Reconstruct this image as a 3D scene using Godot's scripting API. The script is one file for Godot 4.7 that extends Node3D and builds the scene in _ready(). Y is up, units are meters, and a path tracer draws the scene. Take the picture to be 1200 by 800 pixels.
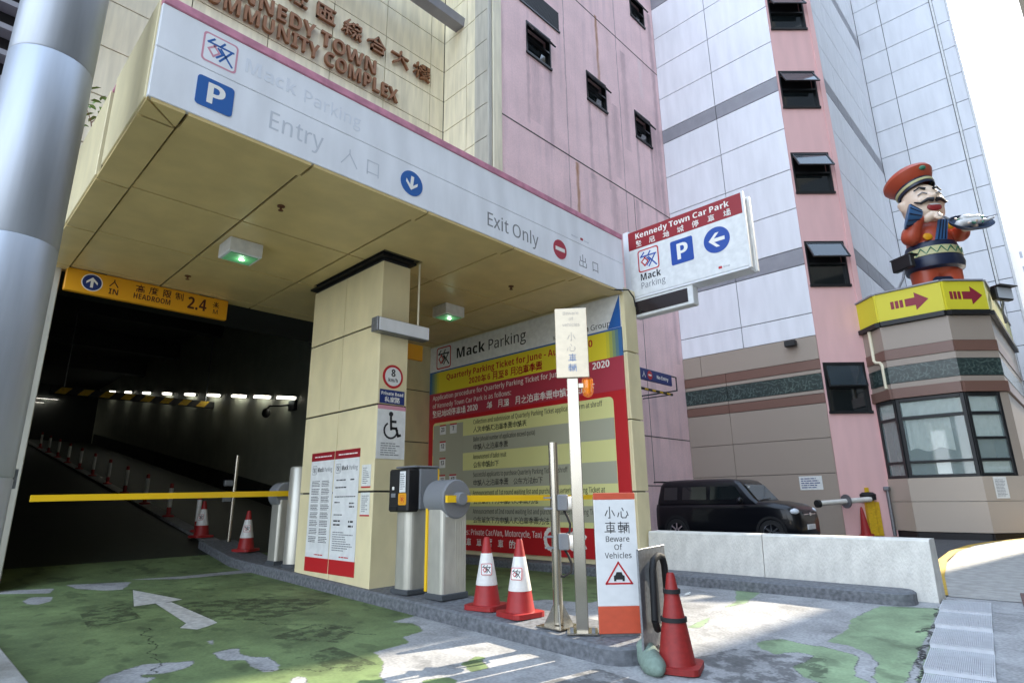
extends Node3D
# A car park entrance under a canopy, with the community building, the tiled tower and the corner kiosk behind it.
# World: x runs along the canopy's face, z comes out of it towards the street, y is up, metres.

const UP := Vector3.UP
var mats := {}
var taken := {}
var fonts := {}
var rng := RandomNumberGenerator.new()

# ---------------------------------------------------------------- naming and grouping
func numbered(called: String) -> String:
	if not taken.has(called):
		taken[called] = 0
		return called
	taken[called] += 1
	return "%s_%03d" % [called, taken[called]]

func tag(o: Node3D, label: String, category: String, group := "") -> Node3D:
	o.set_meta("label", label)
	o.set_meta("category", category)
	if group:
		o.set_meta("group", group)
	return o

func thing(called: String, label: String, category: String, where := Transform3D(), group := "") -> Node3D:
	var o := Node3D.new()
	o.name = numbered(called)
	add_child(o)
	o.transform = where
	return tag(o, label, category, group)

func struct(called: String, st: SurfaceTool, m: Material) -> MeshInstance3D:
	var o := obj(called, st, m, self)
	o.set_meta("kind", "structure")
	return o

func copy_of(o: Node3D, label: String, where: Transform3D) -> Node3D:
	var c: Node3D = o.duplicate()
	c.name = numbered(String(o.name).rstrip("0123456789").trim_suffix("_"))
	add_child(c)
	c.transform = where
	c.set_meta("label", label)
	return c

func spot(x: float, y: float, z: float, turn := 0.0) -> Transform3D:
	return Transform3D(Basis(UP, deg_to_rad(turn)), Vector3(x, y, z))

# a wall's own axes: x along the wall as one faces it, y up, z out of it
func facing(origin: Vector3, right: Vector3) -> Transform3D:
	var r := right.normalized()
	return Transform3D(Basis(r, UP, r.cross(UP)), origin)

# ---------------------------------------------------------------- shapes
func start() -> SurfaceTool:
	var st := SurfaceTool.new()
	st.begin(Mesh.PRIMITIVE_TRIANGLES)
	st.set_smooth_group(-1)
	return st

func obj(called: String, st: SurfaceTool, m: Material, parent: Node) -> MeshInstance3D:
	st.generate_normals()
	var o := MeshInstance3D.new()
	o.mesh = st.commit()
	o.material_override = m
	o.name = numbered(called) if parent == self else called
	parent.add_child(o, true)
	return o

func flat_uv(p: Vector3, n: Vector3) -> Vector2:
	var a := n.abs()
	if a.y >= a.x and a.y >= a.z:
		return Vector2(p.x, p.z)
	if a.x >= a.z:
		return Vector2(p.z, -p.y)
	return Vector2(p.x, -p.y)

func tri(st: SurfaceTool, a: Vector3, b: Vector3, c: Vector3) -> void:
	var n := (c - a).cross(b - a)
	for p: Vector3 in [a, b, c]:
		st.set_uv(flat_uv(p, n))
		st.add_vertex(p)

# corners in order round the face; the side away from «inner» is the front
func face(st: SurfaceTool, inner: Vector3, a: Vector3, b: Vector3, c: Vector3, d: Vector3) -> void:
	var n := (c - a).cross(b - d)
	if n.dot((a + c) / 2.0 - inner) < 0.0:
		tri(st, a, d, c)
		tri(st, a, c, b)
	else:
		tri(st, a, b, c)
		tri(st, a, c, d)

func box(st: SurfaceTool, lo: Vector3, hi: Vector3, bev := 0.0) -> void:
	var mid := (lo + hi) / 2.0
	var h := (hi - lo) / 2.0
	var k := minf(bev, minf(h.x, minf(h.y, h.z)) * 0.9)
	st.set_smooth_group(-1)
	for ax in 3:
		for s: float in [-1.0, 1.0]:
			var q: Array[Vector3] = []
			for c: Vector2 in [Vector2(-1, -1), Vector2(1, -1), Vector2(1, 1), Vector2(-1, 1)]:
				var p := Vector3.ZERO
				p[ax] = s * h[ax]
				p[(ax + 1) % 3] = c.x * (h[(ax + 1) % 3] - k)
				p[(ax + 2) % 3] = c.y * (h[(ax + 2) % 3] - k)
				q.append(mid + p)
			face(st, mid, q[0], q[1], q[2], q[3])
	if k <= 0.0:
		return
	for ax in 3:
		var b := (ax + 1) % 3
		var c := (ax + 2) % 3
		for s: float in [-1.0, 1.0]:
			for t: float in [-1.0, 1.0]:
				var q: Array[Vector3] = []
				for e: Array in [[-1.0, 0], [1.0, 0], [1.0, 1], [-1.0, 1]]:
					var p := Vector3.ZERO
					p[ax] = e[0] * (h[ax] - k)
					p[b] = s * (h[b] - (k if e[1] == 1 else 0.0))
					p[c] = t * (h[c] - (k if e[1] == 0 else 0.0))
					q.append(mid + p)
				face(st, mid, q[0], q[1], q[2], q[3])
	for s: Vector3 in [Vector3(1, 1, 1), Vector3(-1, 1, 1), Vector3(1, -1, 1), Vector3(1, 1, -1), Vector3(-1, -1, 1), Vector3(-1, 1, -1), Vector3(1, -1, -1), Vector3(-1, -1, -1)]:
		var e := (h - Vector3.ONE * k) * s
		var p0 := mid + e + Vector3(k * s.x, 0, 0)
		var p1 := mid + e + Vector3(0, k * s.y, 0)
		var p2 := mid + e + Vector3(0, 0, k * s.z)
		if (p2 - p0).cross(p1 - p0).dot(s) > 0.0:
			tri(st, p0, p1, p2)
		else:
			tri(st, p0, p2, p1)

# a box part: x0..x1, y0..y1, z0..z1
func part(called: String, parent: Node, m: Material, x0: float, x1: float, y0: float, y1: float, z0: float, z1: float, bev := 0.0) -> MeshInstance3D:
	var st := start()
	box(st, Vector3(minf(x0, x1), minf(y0, y1), minf(z0, z1)), Vector3(maxf(x0, x1), maxf(y0, y1), maxf(z0, z1)), bev)
	return obj(called, st, m, parent)

# a flat outline given thickness: points o + u*x + v*y, pushed out along u x v from d0 to d1
func prism(st: SurfaceTool, pts: PackedVector2Array, d0: float, d1: float, o := Vector3.ZERO, u := Vector3.RIGHT, v := Vector3.UP) -> void:
	st.set_smooth_group(-1)
	var n := u.cross(v).normalized()
	var ids := Geometry2D.triangulate_polygon(pts)
	var area := 0.0
	for i in pts.size():
		area += pts[i].cross(pts[(i + 1) % pts.size()])
	var to := func(p: Vector2, d: float) -> Vector3: return o + u * p.x + v * p.y + n * d
	for i in range(0, ids.size(), 3):
		var a: Vector2 = pts[ids[i]]
		var b: Vector2 = pts[ids[i + 1]]
		var c: Vector2 = pts[ids[i + 2]]
		if (b - a).cross(c - a) < 0.0:
			var s := b
			b = c
			c = s
		tri(st, to.call(a, d1), to.call(c, d1), to.call(b, d1))
		tri(st, to.call(a, d0), to.call(b, d0), to.call(c, d0))
	for i in pts.size():
		var a: Vector2 = pts[i]
		var b: Vector2 = pts[(i + 1) % pts.size()]
		if area < 0.0:
			var s := a
			a = b
			b = s
		tri(st, to.call(a, d0), to.call(a, d1), to.call(b, d1))
		tri(st, to.call(a, d0), to.call(b, d1), to.call(b, d0))

func disc_points(r: float, n := 32, cx := 0.0, cy := 0.0) -> PackedVector2Array:
	var out := PackedVector2Array()
	for i in n:
		out.append(Vector2(cx + r * cos(TAU * i / n), cy + r * sin(TAU * i / n)))
	return out

func round_rect(x0: float, x1: float, y0: float, y1: float, r: float, n := 5) -> PackedVector2Array:
	var out := PackedVector2Array()
	for c: Array in [[x1 - r, y1 - r, 0.0], [x0 + r, y1 - r, 0.25], [x0 + r, y0 + r, 0.5], [x1 - r, y0 + r, 0.75]]:
		for i in n + 1:
			var a: float = TAU * (c[2] + 0.25 * i / n)
			out.append(Vector2(c[0] + r * cos(a), c[1] + r * sin(a)))
	return out

func shape(called: String, parent: Node, m: Material, pts: PackedVector2Array, d0: float, d1: float) -> MeshInstance3D:
	var st := start()
	prism(st, pts, d0, d1)
	return obj(called, st, m, parent)

func lathe(st: SurfaceTool, prof: Array, n := 24, at := Transform3D(), sharp := false) -> void:
	var band := 0
	for i in prof.size() - 1:
		if i:
			var d0 := Vector2(prof[i][0] - prof[i - 1][0], prof[i][1] - prof[i - 1][1])
			var d1 := Vector2(prof[i + 1][0] - prof[i][0], prof[i + 1][1] - prof[i][1])
			if absf(d0.angle_to(d1)) > 0.6:   # a crease
				band += 1
		st.set_smooth_group(-1 if sharp else band)
		for j in n:
			var a := TAU * j / n
			var b := TAU * (j + 1) / n
			var p: Array[Vector3] = []
			for e: Array in [[i, a], [i, b], [i + 1, b], [i + 1, a]]:
				p.append(at * Vector3(prof[e[0]][0] * cos(e[1]), prof[e[0]][1], prof[e[0]][0] * sin(e[1])))
			if prof[i][0] > 1e-5:
				tri(st, p[0], p[1], p[2])
			if prof[i + 1][0] > 1e-5:
				tri(st, p[0], p[2], p[3])
	st.set_smooth_group(-1)

func tube(st: SurfaceTool, path: Array, r: float, n := 10, r_end := -1.0) -> void:
	st.set_smooth_group(0)
	var rings := []
	var side := Vector3.ZERO
	for i in path.size():
		var d: Vector3 = (path[mini(i + 1, path.size() - 1)] - path[maxi(i - 1, 0)]).normalized()
		if i == 0:
			side = d.cross(Vector3.UP if absf(d.y) < 0.9 else Vector3.RIGHT).normalized()
		else:
			side = (side - d * side.dot(d)).normalized()
		var other := d.cross(side)
		var rr := r if r_end < 0.0 else lerpf(r, r_end, float(i) / (path.size() - 1))
		var ring := PackedVector3Array()
		for j in n:
			ring.append(path[i] + (side * cos(TAU * j / n) + other * sin(TAU * j / n)) * rr)
		rings.append(ring)
	for i in path.size() - 1:
		for j in n:
			var k := (j + 1) % n
			tri(st, rings[i][j], rings[i + 1][k], rings[i][k])
			tri(st, rings[i][j], rings[i + 1][j], rings[i + 1][k])
	st.set_smooth_group(-1)
	for j in range(1, n - 1):
		tri(st, rings[0][0], rings[0][j], rings[0][j + 1])
		tri(st, rings[-1][0], rings[-1][j + 1], rings[-1][j])

func pipe(called: String, parent: Node, m: Material, path: Array, r: float, n := 10, r_end := -1.0) -> MeshInstance3D:
	var st := start()
	tube(st, path, r, n, r_end)
	return obj(called, st, m, parent)

func turned(called: String, parent: Node, m: Material, prof: Array, n := 24, at := Transform3D()) -> MeshInstance3D:
	var st := start()
	lathe(st, prof, n, at)
	return obj(called, st, m, parent)

func ball(st: SurfaceTool, c: Vector3, r: Vector3, n := 16, b := Basis()) -> void:
	var prof := []
	for i in n / 2 + 1:
		var a := -PI / 2 + PI * i / (n / 2)
		prof.append([cos(a), sin(a)])
	lathe(st, prof, n, Transform3D(b * Basis.from_scale(r), c))

# a wall x0..x1, y0..y1 with rectangular openings [x0, x1, y0, y1], front at z = 0, «deep» thick
func holed(st: SurfaceTool, x0: float, x1: float, y0: float, y1: float, holes: Array, deep: float) -> void:
	st.set_smooth_group(-1)
	var xs := [x0, x1]
	var ys := [y0, y1]
	for o: Array in holes:
		for k in 2:
			if not xs.has(o[k]): xs.append(o[k])
			if not ys.has(o[k + 2]): ys.append(o[k + 2])
	xs.sort()
	ys.sort()
	for i in xs.size() - 1:
		for j in ys.size() - 1:
			var c := Vector2((xs[i] + xs[i + 1]) / 2.0, (ys[j] + ys[j + 1]) / 2.0)
			var open := false
			for o: Array in holes:
				open = open or (c.x > o[0] and c.x < o[1] and c.y > o[2] and c.y < o[3])
			if not open:
				var inner := Vector3(c.x, c.y, -deep / 2)
				for z: float in [0.0, -deep]:
					face(st, inner, Vector3(xs[i], ys[j], z), Vector3(xs[i + 1], ys[j], z), Vector3(xs[i + 1], ys[j + 1], z), Vector3(xs[i], ys[j + 1], z))
	for o: Array in holes + [[x0, x1, y0, y1]]:
		var far := 1e3 if o[0] == x0 and o[1] == x1 else -1.0
		for e: Array in [[o[0], o[2], o[1], o[2]], [o[0], o[3], o[1], o[3]], [o[0], o[2], o[0], o[3]], [o[1], o[2], o[1], o[3]]]:
			var mid := Vector3((o[0] + o[1]) / 2.0, (o[2] + o[3]) / 2.0, -deep / 2)
			var edge := Vector3((e[0] + e[2]) / 2.0, (e[1] + e[3]) / 2.0, -deep / 2)
			face(st, mid if far > 0.0 else edge + (edge - mid), Vector3(e[0], e[1], 0), Vector3(e[2], e[3], 0), Vector3(e[2], e[3], -deep), Vector3(e[0], e[1], -deep))

# rounded solids from joined tapered capsules and ellipsoids: surface nets on a grid
func blob(st: SurfaceTool, bones: Array, balls: Array, cell: float, soft: float) -> void:
	var lo := Vector3.ONE * 1e9
	var hi := -lo
	for b: Array in bones:
		for k in 2:
			lo = lo.min(b[k] - Vector3.ONE * (b[k + 2] + soft + cell * 2))
			hi = hi.max(b[k] + Vector3.ONE * (b[k + 2] + soft + cell * 2))
	for b: Array in balls:
		lo = lo.min(b[0] - b[1] - Vector3.ONE * (soft + cell * 2))
		hi = hi.max(b[0] + b[1] + Vector3.ONE * (soft + cell * 2))
	var n := Vector3i(((hi - lo) / cell).ceil())
	var v := PackedFloat32Array()
	v.resize((n.x + 1) * (n.y + 1) * (n.z + 1))
	var sy := n.x + 1
	var sz := sy * (n.y + 1)
	for z in n.z + 1:
		for y in n.y + 1:
			for x in n.x + 1:
				var p := lo + Vector3(x, y, z) * cell
				var d := 1e3
				for b: Array in bones:
					var ab: Vector3 = b[1] - b[0]
					var t := clampf((p - b[0]).dot(ab) / maxf(ab.length_squared(), 1e-9), 0.0, 1.0)
					var e: float = (p - b[0] - ab * t).length() - lerpf(b[2], b[3], t)
					var w := clampf(0.5 + 0.5 * (d - e) / soft, 0.0, 1.0)
					d = lerpf(d, e, w) - soft * w * (1.0 - w)
				for b: Array in balls:
					var q: Vector3 = (p - b[0]) / b[1]
					var r: Vector3 = b[1]
					var e := (q.length() - 1.0) * minf(r.x, minf(r.y, r.z))
					var w := clampf(0.5 + 0.5 * (d - e) / soft, 0.0, 1.0)
					d = lerpf(d, e, w) - soft * w * (1.0 - w)
				v[x + y * sy + z * sz] = d
	var at := {}
	for z in n.z:
		for y in n.y:
			for x in n.x:
				var i := x + y * sy + z * sz
				var sum := Vector3.ZERO
				var hits := 0
				for e: Array in CUBE:
					var a: float = v[i + e[0].x + e[0].y * sy + e[0].z * sz]
					var b: float = v[i + e[1].x + e[1].y * sy + e[1].z * sz]
					if (a < 0.0) != (b < 0.0):
						sum += Vector3(e[0]).lerp(Vector3(e[1]), a / (a - b))
						hits += 1
				if hits:
					at[i] = lo + (Vector3(x, y, z) + sum / hits) * cell
	st.set_smooth_group(0)
	var steps := [1, sy, sz]
	for i: int in at:
		for ax in 3:
			var s: int = steps[ax]
			var j: int = steps[(ax + 1) % 3]
			var k: int = steps[(ax + 2) % 3]
			if i + s >= v.size() or (v[i] < 0.0) == (v[i + s] < 0.0):
				continue
			if not (at.has(i - j) and at.has(i - k) and at.has(i - j - k)):
				continue
			var q := [at[i], at[i - j], at[i - j - k], at[i - k]]
			if v[i] < 0.0:
				q.reverse()
			tri(st, q[0], q[1], q[2])
			tri(st, q[0], q[2], q[3])
	st.set_smooth_group(-1)

const CUBE := [
	[Vector3i(0, 0, 0), Vector3i(1, 0, 0)], [Vector3i(0, 1, 0), Vector3i(1, 1, 0)], [Vector3i(0, 0, 1), Vector3i(1, 0, 1)], [Vector3i(0, 1, 1), Vector3i(1, 1, 1)],
	[Vector3i(0, 0, 0), Vector3i(0, 1, 0)], [Vector3i(1, 0, 0), Vector3i(1, 1, 0)], [Vector3i(0, 0, 1), Vector3i(0, 1, 1)], [Vector3i(1, 0, 1), Vector3i(1, 1, 1)],
	[Vector3i(0, 0, 0), Vector3i(0, 0, 1)], [Vector3i(1, 0, 0), Vector3i(1, 0, 1)], [Vector3i(0, 1, 0), Vector3i(0, 1, 1)], [Vector3i(1, 1, 0), Vector3i(1, 1, 1)]]

# ---------------------------------------------------------------- lettering
# The strokes of each character on a grid of ten by ten, y downwards: pairs of digits, one word a stroke.
const STROKES := {
	"入": "51533619 537699", "口": "2229 228289 2888", "出": "5059 22258582 16199996", "大": "0393 50534619 537699", "合": "503305 507395 3474 2629 268689 2989",
	"社": "2031 034317 2429 4616 5494 7179 4999", "區": "91111999 4272744442 2545482825 6585886865", "綜": "301333 421545 2529 0817 3748 7071 53519193 6484 5696 7679 6759 8799",
	"樓": "0343 2029 2407 2446 5090925250 4191 7074 4494 745799 857849 4696", "堅": "40101444 2131332321 518154 6294 2686 5559 1999", "尼": "11818414 111509 3538499997 8537",
	"地": "0343 2128 0847 459396 7077 5258699997", "城": "0333 1118 0837 4292 424639 456567 708699 9469 8091", "停": "2004 1319 6061 3191 4282844442 36359596 4787 676959",
	"車": "1191 2383872723 2585 5059 0898", "場": "0333 1118 0837 5080835350 5282 4494 6447 56969989 7649 8669", "小": "505949 3317 7397", "心": "3438497987 1508 4153 8497",
	"輛": "0141 0343460603 0444 2029 0848 5191 5359 539399 7178 6457 8467", "高": "5051 0292 3373753533 19169699 3777793937", "度": "5051 1191 111509 2393 42457572 368639 4799",
	"限": "1019 1040244627 50909454 5292 505978 6499 9577", "制": "1151 0353 3039 1002 155558 1518 7177 909989", "米": "0595 5059 2143 8163 5519 5599", "私": "4011 0343 2129 2407 2446 715798 8599",
	"家": "5051 13119193 2383 5315 44665949 5517 6619 8466 6699", "路": "0030330300 2328 2545 0509 0948 6043 619146 6295 5696995956", "年": "3013 2292 2585 2527 0797 5259",
	"月": "202619 20808979 2383 2686", "至": "1191 412484 7395 5459 2787 0999", "泊": "1021 0314 0926 6052 4292994942 4595", "季": "6031 0292 5154 5215 5295 357556 565949 0797",
	"票": "1090 1292941412 4044 6064 2585 0797 5759 3819 7899", "申": "1292971712 1494 5059", "請": "2021 0242 1343 1444 1646491916 5191 5393 7074 4595 5659 569699 5898", "方": "5051 0292 424519 44848969",
	"法": "1021 0314 0926 4292 7074 3595 655998 8799", "如": "301649 433609 0353 6393986863", "下": "0191 5159 5385", "之": "4051 13833718 184999", "的": "2011 0242490902 0545 6053 62929979 6475",
	"士": "0393 5059 1989", "公": "4115 6195 552988 7699", "表": "1191 2383 0595 5055 5518 6699 3639", "及": "2181 312619 8163 314799", "電": "1090 1292 5055 2343 6383 2686 2689898626 2888", "單": "1131 6181 2383872723 2585 5359 0898",
	"布": "0292 4015 2529 258589 5459", "果": "1181851511 1383 5059 0595 5619 5699", "次": "0113 0935 4033 428264 5465 6439 6499", "人": "505309 5399",
}

func ink(st: SurfaceTool, a: Vector2, b: Vector2, w: float, z: float, deep: float) -> void:
	var d := (b - a).normalized() * w / 2.0
	var s := Vector2(-d.y, d.x)
	prism(st, PackedVector2Array([a - d + s, a - d - s, b + d - s, b + d + s]), z, z + deep)

# characters from strokes, «size» tall, starting at x, y (lower left), «pitch» apart
func brush(called: String, parent: Node, m: Material, words: String, x: float, y: float, size: float, pitch: float, w := 0.09, z := 0.0, deep := 0.0015, squash := 1.0) -> void:
	var st := start()
	var apart := words.length() < 9
	for i in words.length():
		if not STROKES.has(words[i]):
			continue
		for s: String in STROKES[words[i]].split(" "):
			var last := Vector2.ZERO
			for k in range(0, s.length() - 1, 2):
				var p := Vector2(x + i * pitch + (s[k].to_int() + 0.5) * size * squash / 10.0, y + (9.5 - s[k + 1].to_int()) * size / 10.0)
				if k:
					ink(st, last, p, w * size, z + 0.0001 * (k % 4), deep)
				last = p
		if apart:
			obj("character", st, m, parent)
			st = start()
	if not apart:   # a whole line of small print
		obj(called, st, m, parent).set_meta("kind", "stuff")

func typeface(kind: String) -> Font:
	if not fonts.has(kind):
		var f := SystemFont.new()
		f.font_names = PackedStringArray(["Droid Serif" if kind == "serif" else "Droid Sans"])
		f.font_weight = 700 if kind == "bold" else 400
		fonts[kind] = f
	return fonts[kind]

# type «tall» is the height of a capital; x is the left end, or the middle when centred
func type(called: String, parent: Node, m: Material, words: String, x: float, y: float, tall: float, z := 0.0, kind := "plain", centred := false, width := 1.0, deep := 0.0014) -> MeshInstance3D:
	var t := TextMesh.new()
	t.text = words
	t.font = typeface(kind)
	t.font_size = 48
	t.pixel_size = tall / 0.714 / 48.0
	t.depth = deep
	t.curve_step = 2.0
	t.horizontal_alignment = HORIZONTAL_ALIGNMENT_CENTER if centred else HORIZONTAL_ALIGNMENT_LEFT
	t.vertical_alignment = VERTICAL_ALIGNMENT_CENTER
	var o := MeshInstance3D.new()
	o.mesh = t
	o.material_override = m
	o.name = called
	o.position = Vector3(x, y + tall * 0.5, z + deep / 2)
	o.scale = Vector3(width, 1, 1)
	parent.add_child(o, true)
	return o

# lines of print too small to read
func print_lines(called: String, parent: Node, m: Material, x0: float, x1: float, y0: float, y1: float, rows: int, z: float, ragged := 0.35) -> void:
	var st := start()
	var pitch := (y1 - y0) / rows
	for i in rows:
		var y := y1 - (i + 0.75) * pitch
		var x := x0
		var stop := x1 - rng.randf() * ragged * (x1 - x0)
		while x < stop:
			var w := pitch * rng.randf_range(0.5, 2.6)
			prism(st, PackedVector2Array([Vector2(x, y), Vector2(minf(x + w, stop), y), Vector2(minf(x + w, stop), y + pitch * 0.42), Vector2(x, y + pitch * 0.42)]), z, z + 0.001)
			x += w + pitch * 0.28
	obj(called, st, m, parent).set_meta("kind", "stuff")

# the red framed sign of the car park: a square with folded strokes in red and blue, centred on x, y
func emblem(parent: Node, x: float, y: float, size: float, z: float, red: Material, blue: Material, ground: Material) -> void:
	var plate := shape("emblem", parent, red, round_rect(x - size / 2, x + size / 2, y - size / 2, y + size / 2, size * 0.12), z, z + 0.0012)
	var k := size * 0.445
	shape("emblem_ground", plate, ground, round_rect(x - k, x + k, y - k, y + k, size * 0.09), z + 0.0008, z + 0.002)
	var pen := func(called: String, m: Material, strokes: Array, w: float) -> void:
		var st := start()
		for s: Array in strokes:
			for i in s.size() - 1:
				ink(st, Vector2(x, y) + (s[i] - Vector2(5, 5)) * Vector2(1, -1) * size / 10.0, Vector2(x, y) + (s[i + 1] - Vector2(5, 5)) * Vector2(1, -1) * size / 10.0, w * size, z + 0.0018 + 0.0001 * i, 0.0012)
		obj(called, st, m, plate)
	pen.call("red_stroke", red, [[Vector2(3.6, 3.6), Vector2(1.7, 5.4), Vector2(3.3, 7.4)], [Vector2(3.2, 3.8), Vector2(4.8, 5.6), Vector2(3.2, 7.4), Vector2(2.4, 6.3)]], 0.055)
	pen.call("blue_stroke", blue, [[Vector2(3.0, 1.6), Vector2(1.5, 3.2), Vector2(4.6, 3.2)], [Vector2(6.0, 1.6), Vector2(4.9, 3.2), Vector2(8.6, 3.2)], [Vector2(8.2, 3.4), Vector2(5.2, 8.0)], [Vector2(5.2, 4.0), Vector2(8.6, 8.2)], [Vector2(4.4, 4.1), Vector2(5.7, 5.6), Vector2(4.2, 7.3)]], 0.06)

# ---------------------------------------------------------------- materials
func noise_tex(seed_no: int, freq: float, low: float, high: float, octaves := 4, size := 512, kind := FastNoiseLite.TYPE_SIMPLEX_SMOOTH) -> NoiseTexture2D:
	var n := FastNoiseLite.new()
	n.seed = seed_no
	n.noise_type = kind
	n.frequency = freq
	n.fractal_octaves = octaves
	var t := NoiseTexture2D.new()
	t.width = size
	t.height = size
	t.seamless = true
	t.noise = n
	var g := Gradient.new()
	g.set_color(0, Color(low, low, low))
	g.set_color(1, Color(high, high, high))
	t.color_ramp = g
	return t

func bump_tex(seed_no: int, freq: float, strength: float) -> NoiseTexture2D:
	var t := noise_tex(seed_no, freq, 0, 1)
	t.color_ramp = null
	t.as_normal_map = true
	t.bump_strength = strength
	return t

func paint(called: String, c: Color, rough := 0.6, metal := 0.0) -> StandardMaterial3D:
	var m := StandardMaterial3D.new()
	m.resource_name = called
	m.albedo_color = c
	m.roughness = rough
	m.metallic = metal
	mats[called] = m
	return m

# a paint with uneven tone: «tex» multiplies the colour, laid in world axes at «scale» repeats a metre
func worn(called: String, c: Color, tex: Texture2D, scale: Vector3, rough := 0.6, metal := 0.0, relief: Texture2D = null, amount := 0.3) -> StandardMaterial3D:
	var m := paint(called, c, rough, metal)
	m.albedo_texture = tex
	m.uv1_triplanar = true
	m.uv1_world_triplanar = true
	m.uv1_scale = scale
	if relief:
		m.normal_enabled = true
		m.normal_texture = relief
		m.normal_scale = amount
	return m

func glow(called: String, c: Color, energy: float) -> StandardMaterial3D:
	var m := paint(called, c, 0.5)
	m.emission_enabled = true
	m.emission = c
	m.emission_energy_multiplier = energy
	return m

func hue(r: int, g: int, b: int) -> Color:
	return Color(r / 255.0, g / 255.0, b / 255.0)

# vertical runs of dirt under a rail, on a wall «w» by «h» metres: streaks of their own outline, in the wall's own uv
func stained_wall(called: String, c: Color, stain: Color, w: float, h: float, runs: Array, seed_no: int, rough: float) -> StandardMaterial3D:
	var px := 40.0
	var im := Image.create(int(w * px), int(h * px), false, Image.FORMAT_RGB8)
	var n := FastNoiseLite.new()
	n.seed = seed_no
	n.frequency = 0.02
	var fine := FastNoiseLite.new()
	fine.seed = seed_no + 1
	fine.frequency = 0.11
	for y in im.get_height():
		for x in im.get_width():
			var s := clampf(n.get_noise_2d(x * 2.2, y * 0.12) * 1.5 - 0.12, 0.0, 1.0) * 0.42
			s *= clampf(0.6 + n.get_noise_2d(x * 0.5 + 900, y * 0.6), 0.0, 1.0)
			s += clampf(fine.get_noise_2d(x * 2.0, y * 0.1) - 0.2, 0.0, 1.0) * 0.25
			var k := 1.0 + 0.05 * n.get_noise_2d(x * 0.8, y * 0.8 + 400) + 0.05 * fine.get_noise_2d(x * 3, y * 3)
			im.set_pixel(x, y, (c * k).lerp(stain, s))
	for r: Array in runs:   # x, top, bottom, half width, colour, strength (metres from the upper left corner)
		for y in range(int(r[1] * px), mini(int(r[2] * px), im.get_height())):
			var t: float = (y / px - r[1]) / (r[2] - r[1])
			for x in range(int((r[0] - r[3] * 1.6) * px), int((r[0] + r[3] * 1.6) * px) + 1):
				if x < 0 or x >= im.get_width():
					continue
				var edge: float = absf(x / px - r[0] - 0.03 * n.get_noise_2d(r[0] * 50, y * 2)) / (r[3] * (1.0 + 0.5 * fine.get_noise_2d(x, y * 0.4)))
				var s: float = clampf(1.4 - 1.4 * edge, 0.0, 1.0) * r[5] * (1.0 - 0.45 * t) * (0.75 + 0.5 * fine.get_noise_2d(x * 5, y * 0.3))
				im.set_pixel(x, y, im.get_pixel(x, y).lerp(r[4], clampf(s, 0.0, 1.0)))
	var m := paint(called, Color.WHITE, rough)
	m.albedo_texture = ImageTexture.create_from_image(im)
	m.uv1_scale = Vector3(1.0 / w, 1.0 / h, 1)
	return m

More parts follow.
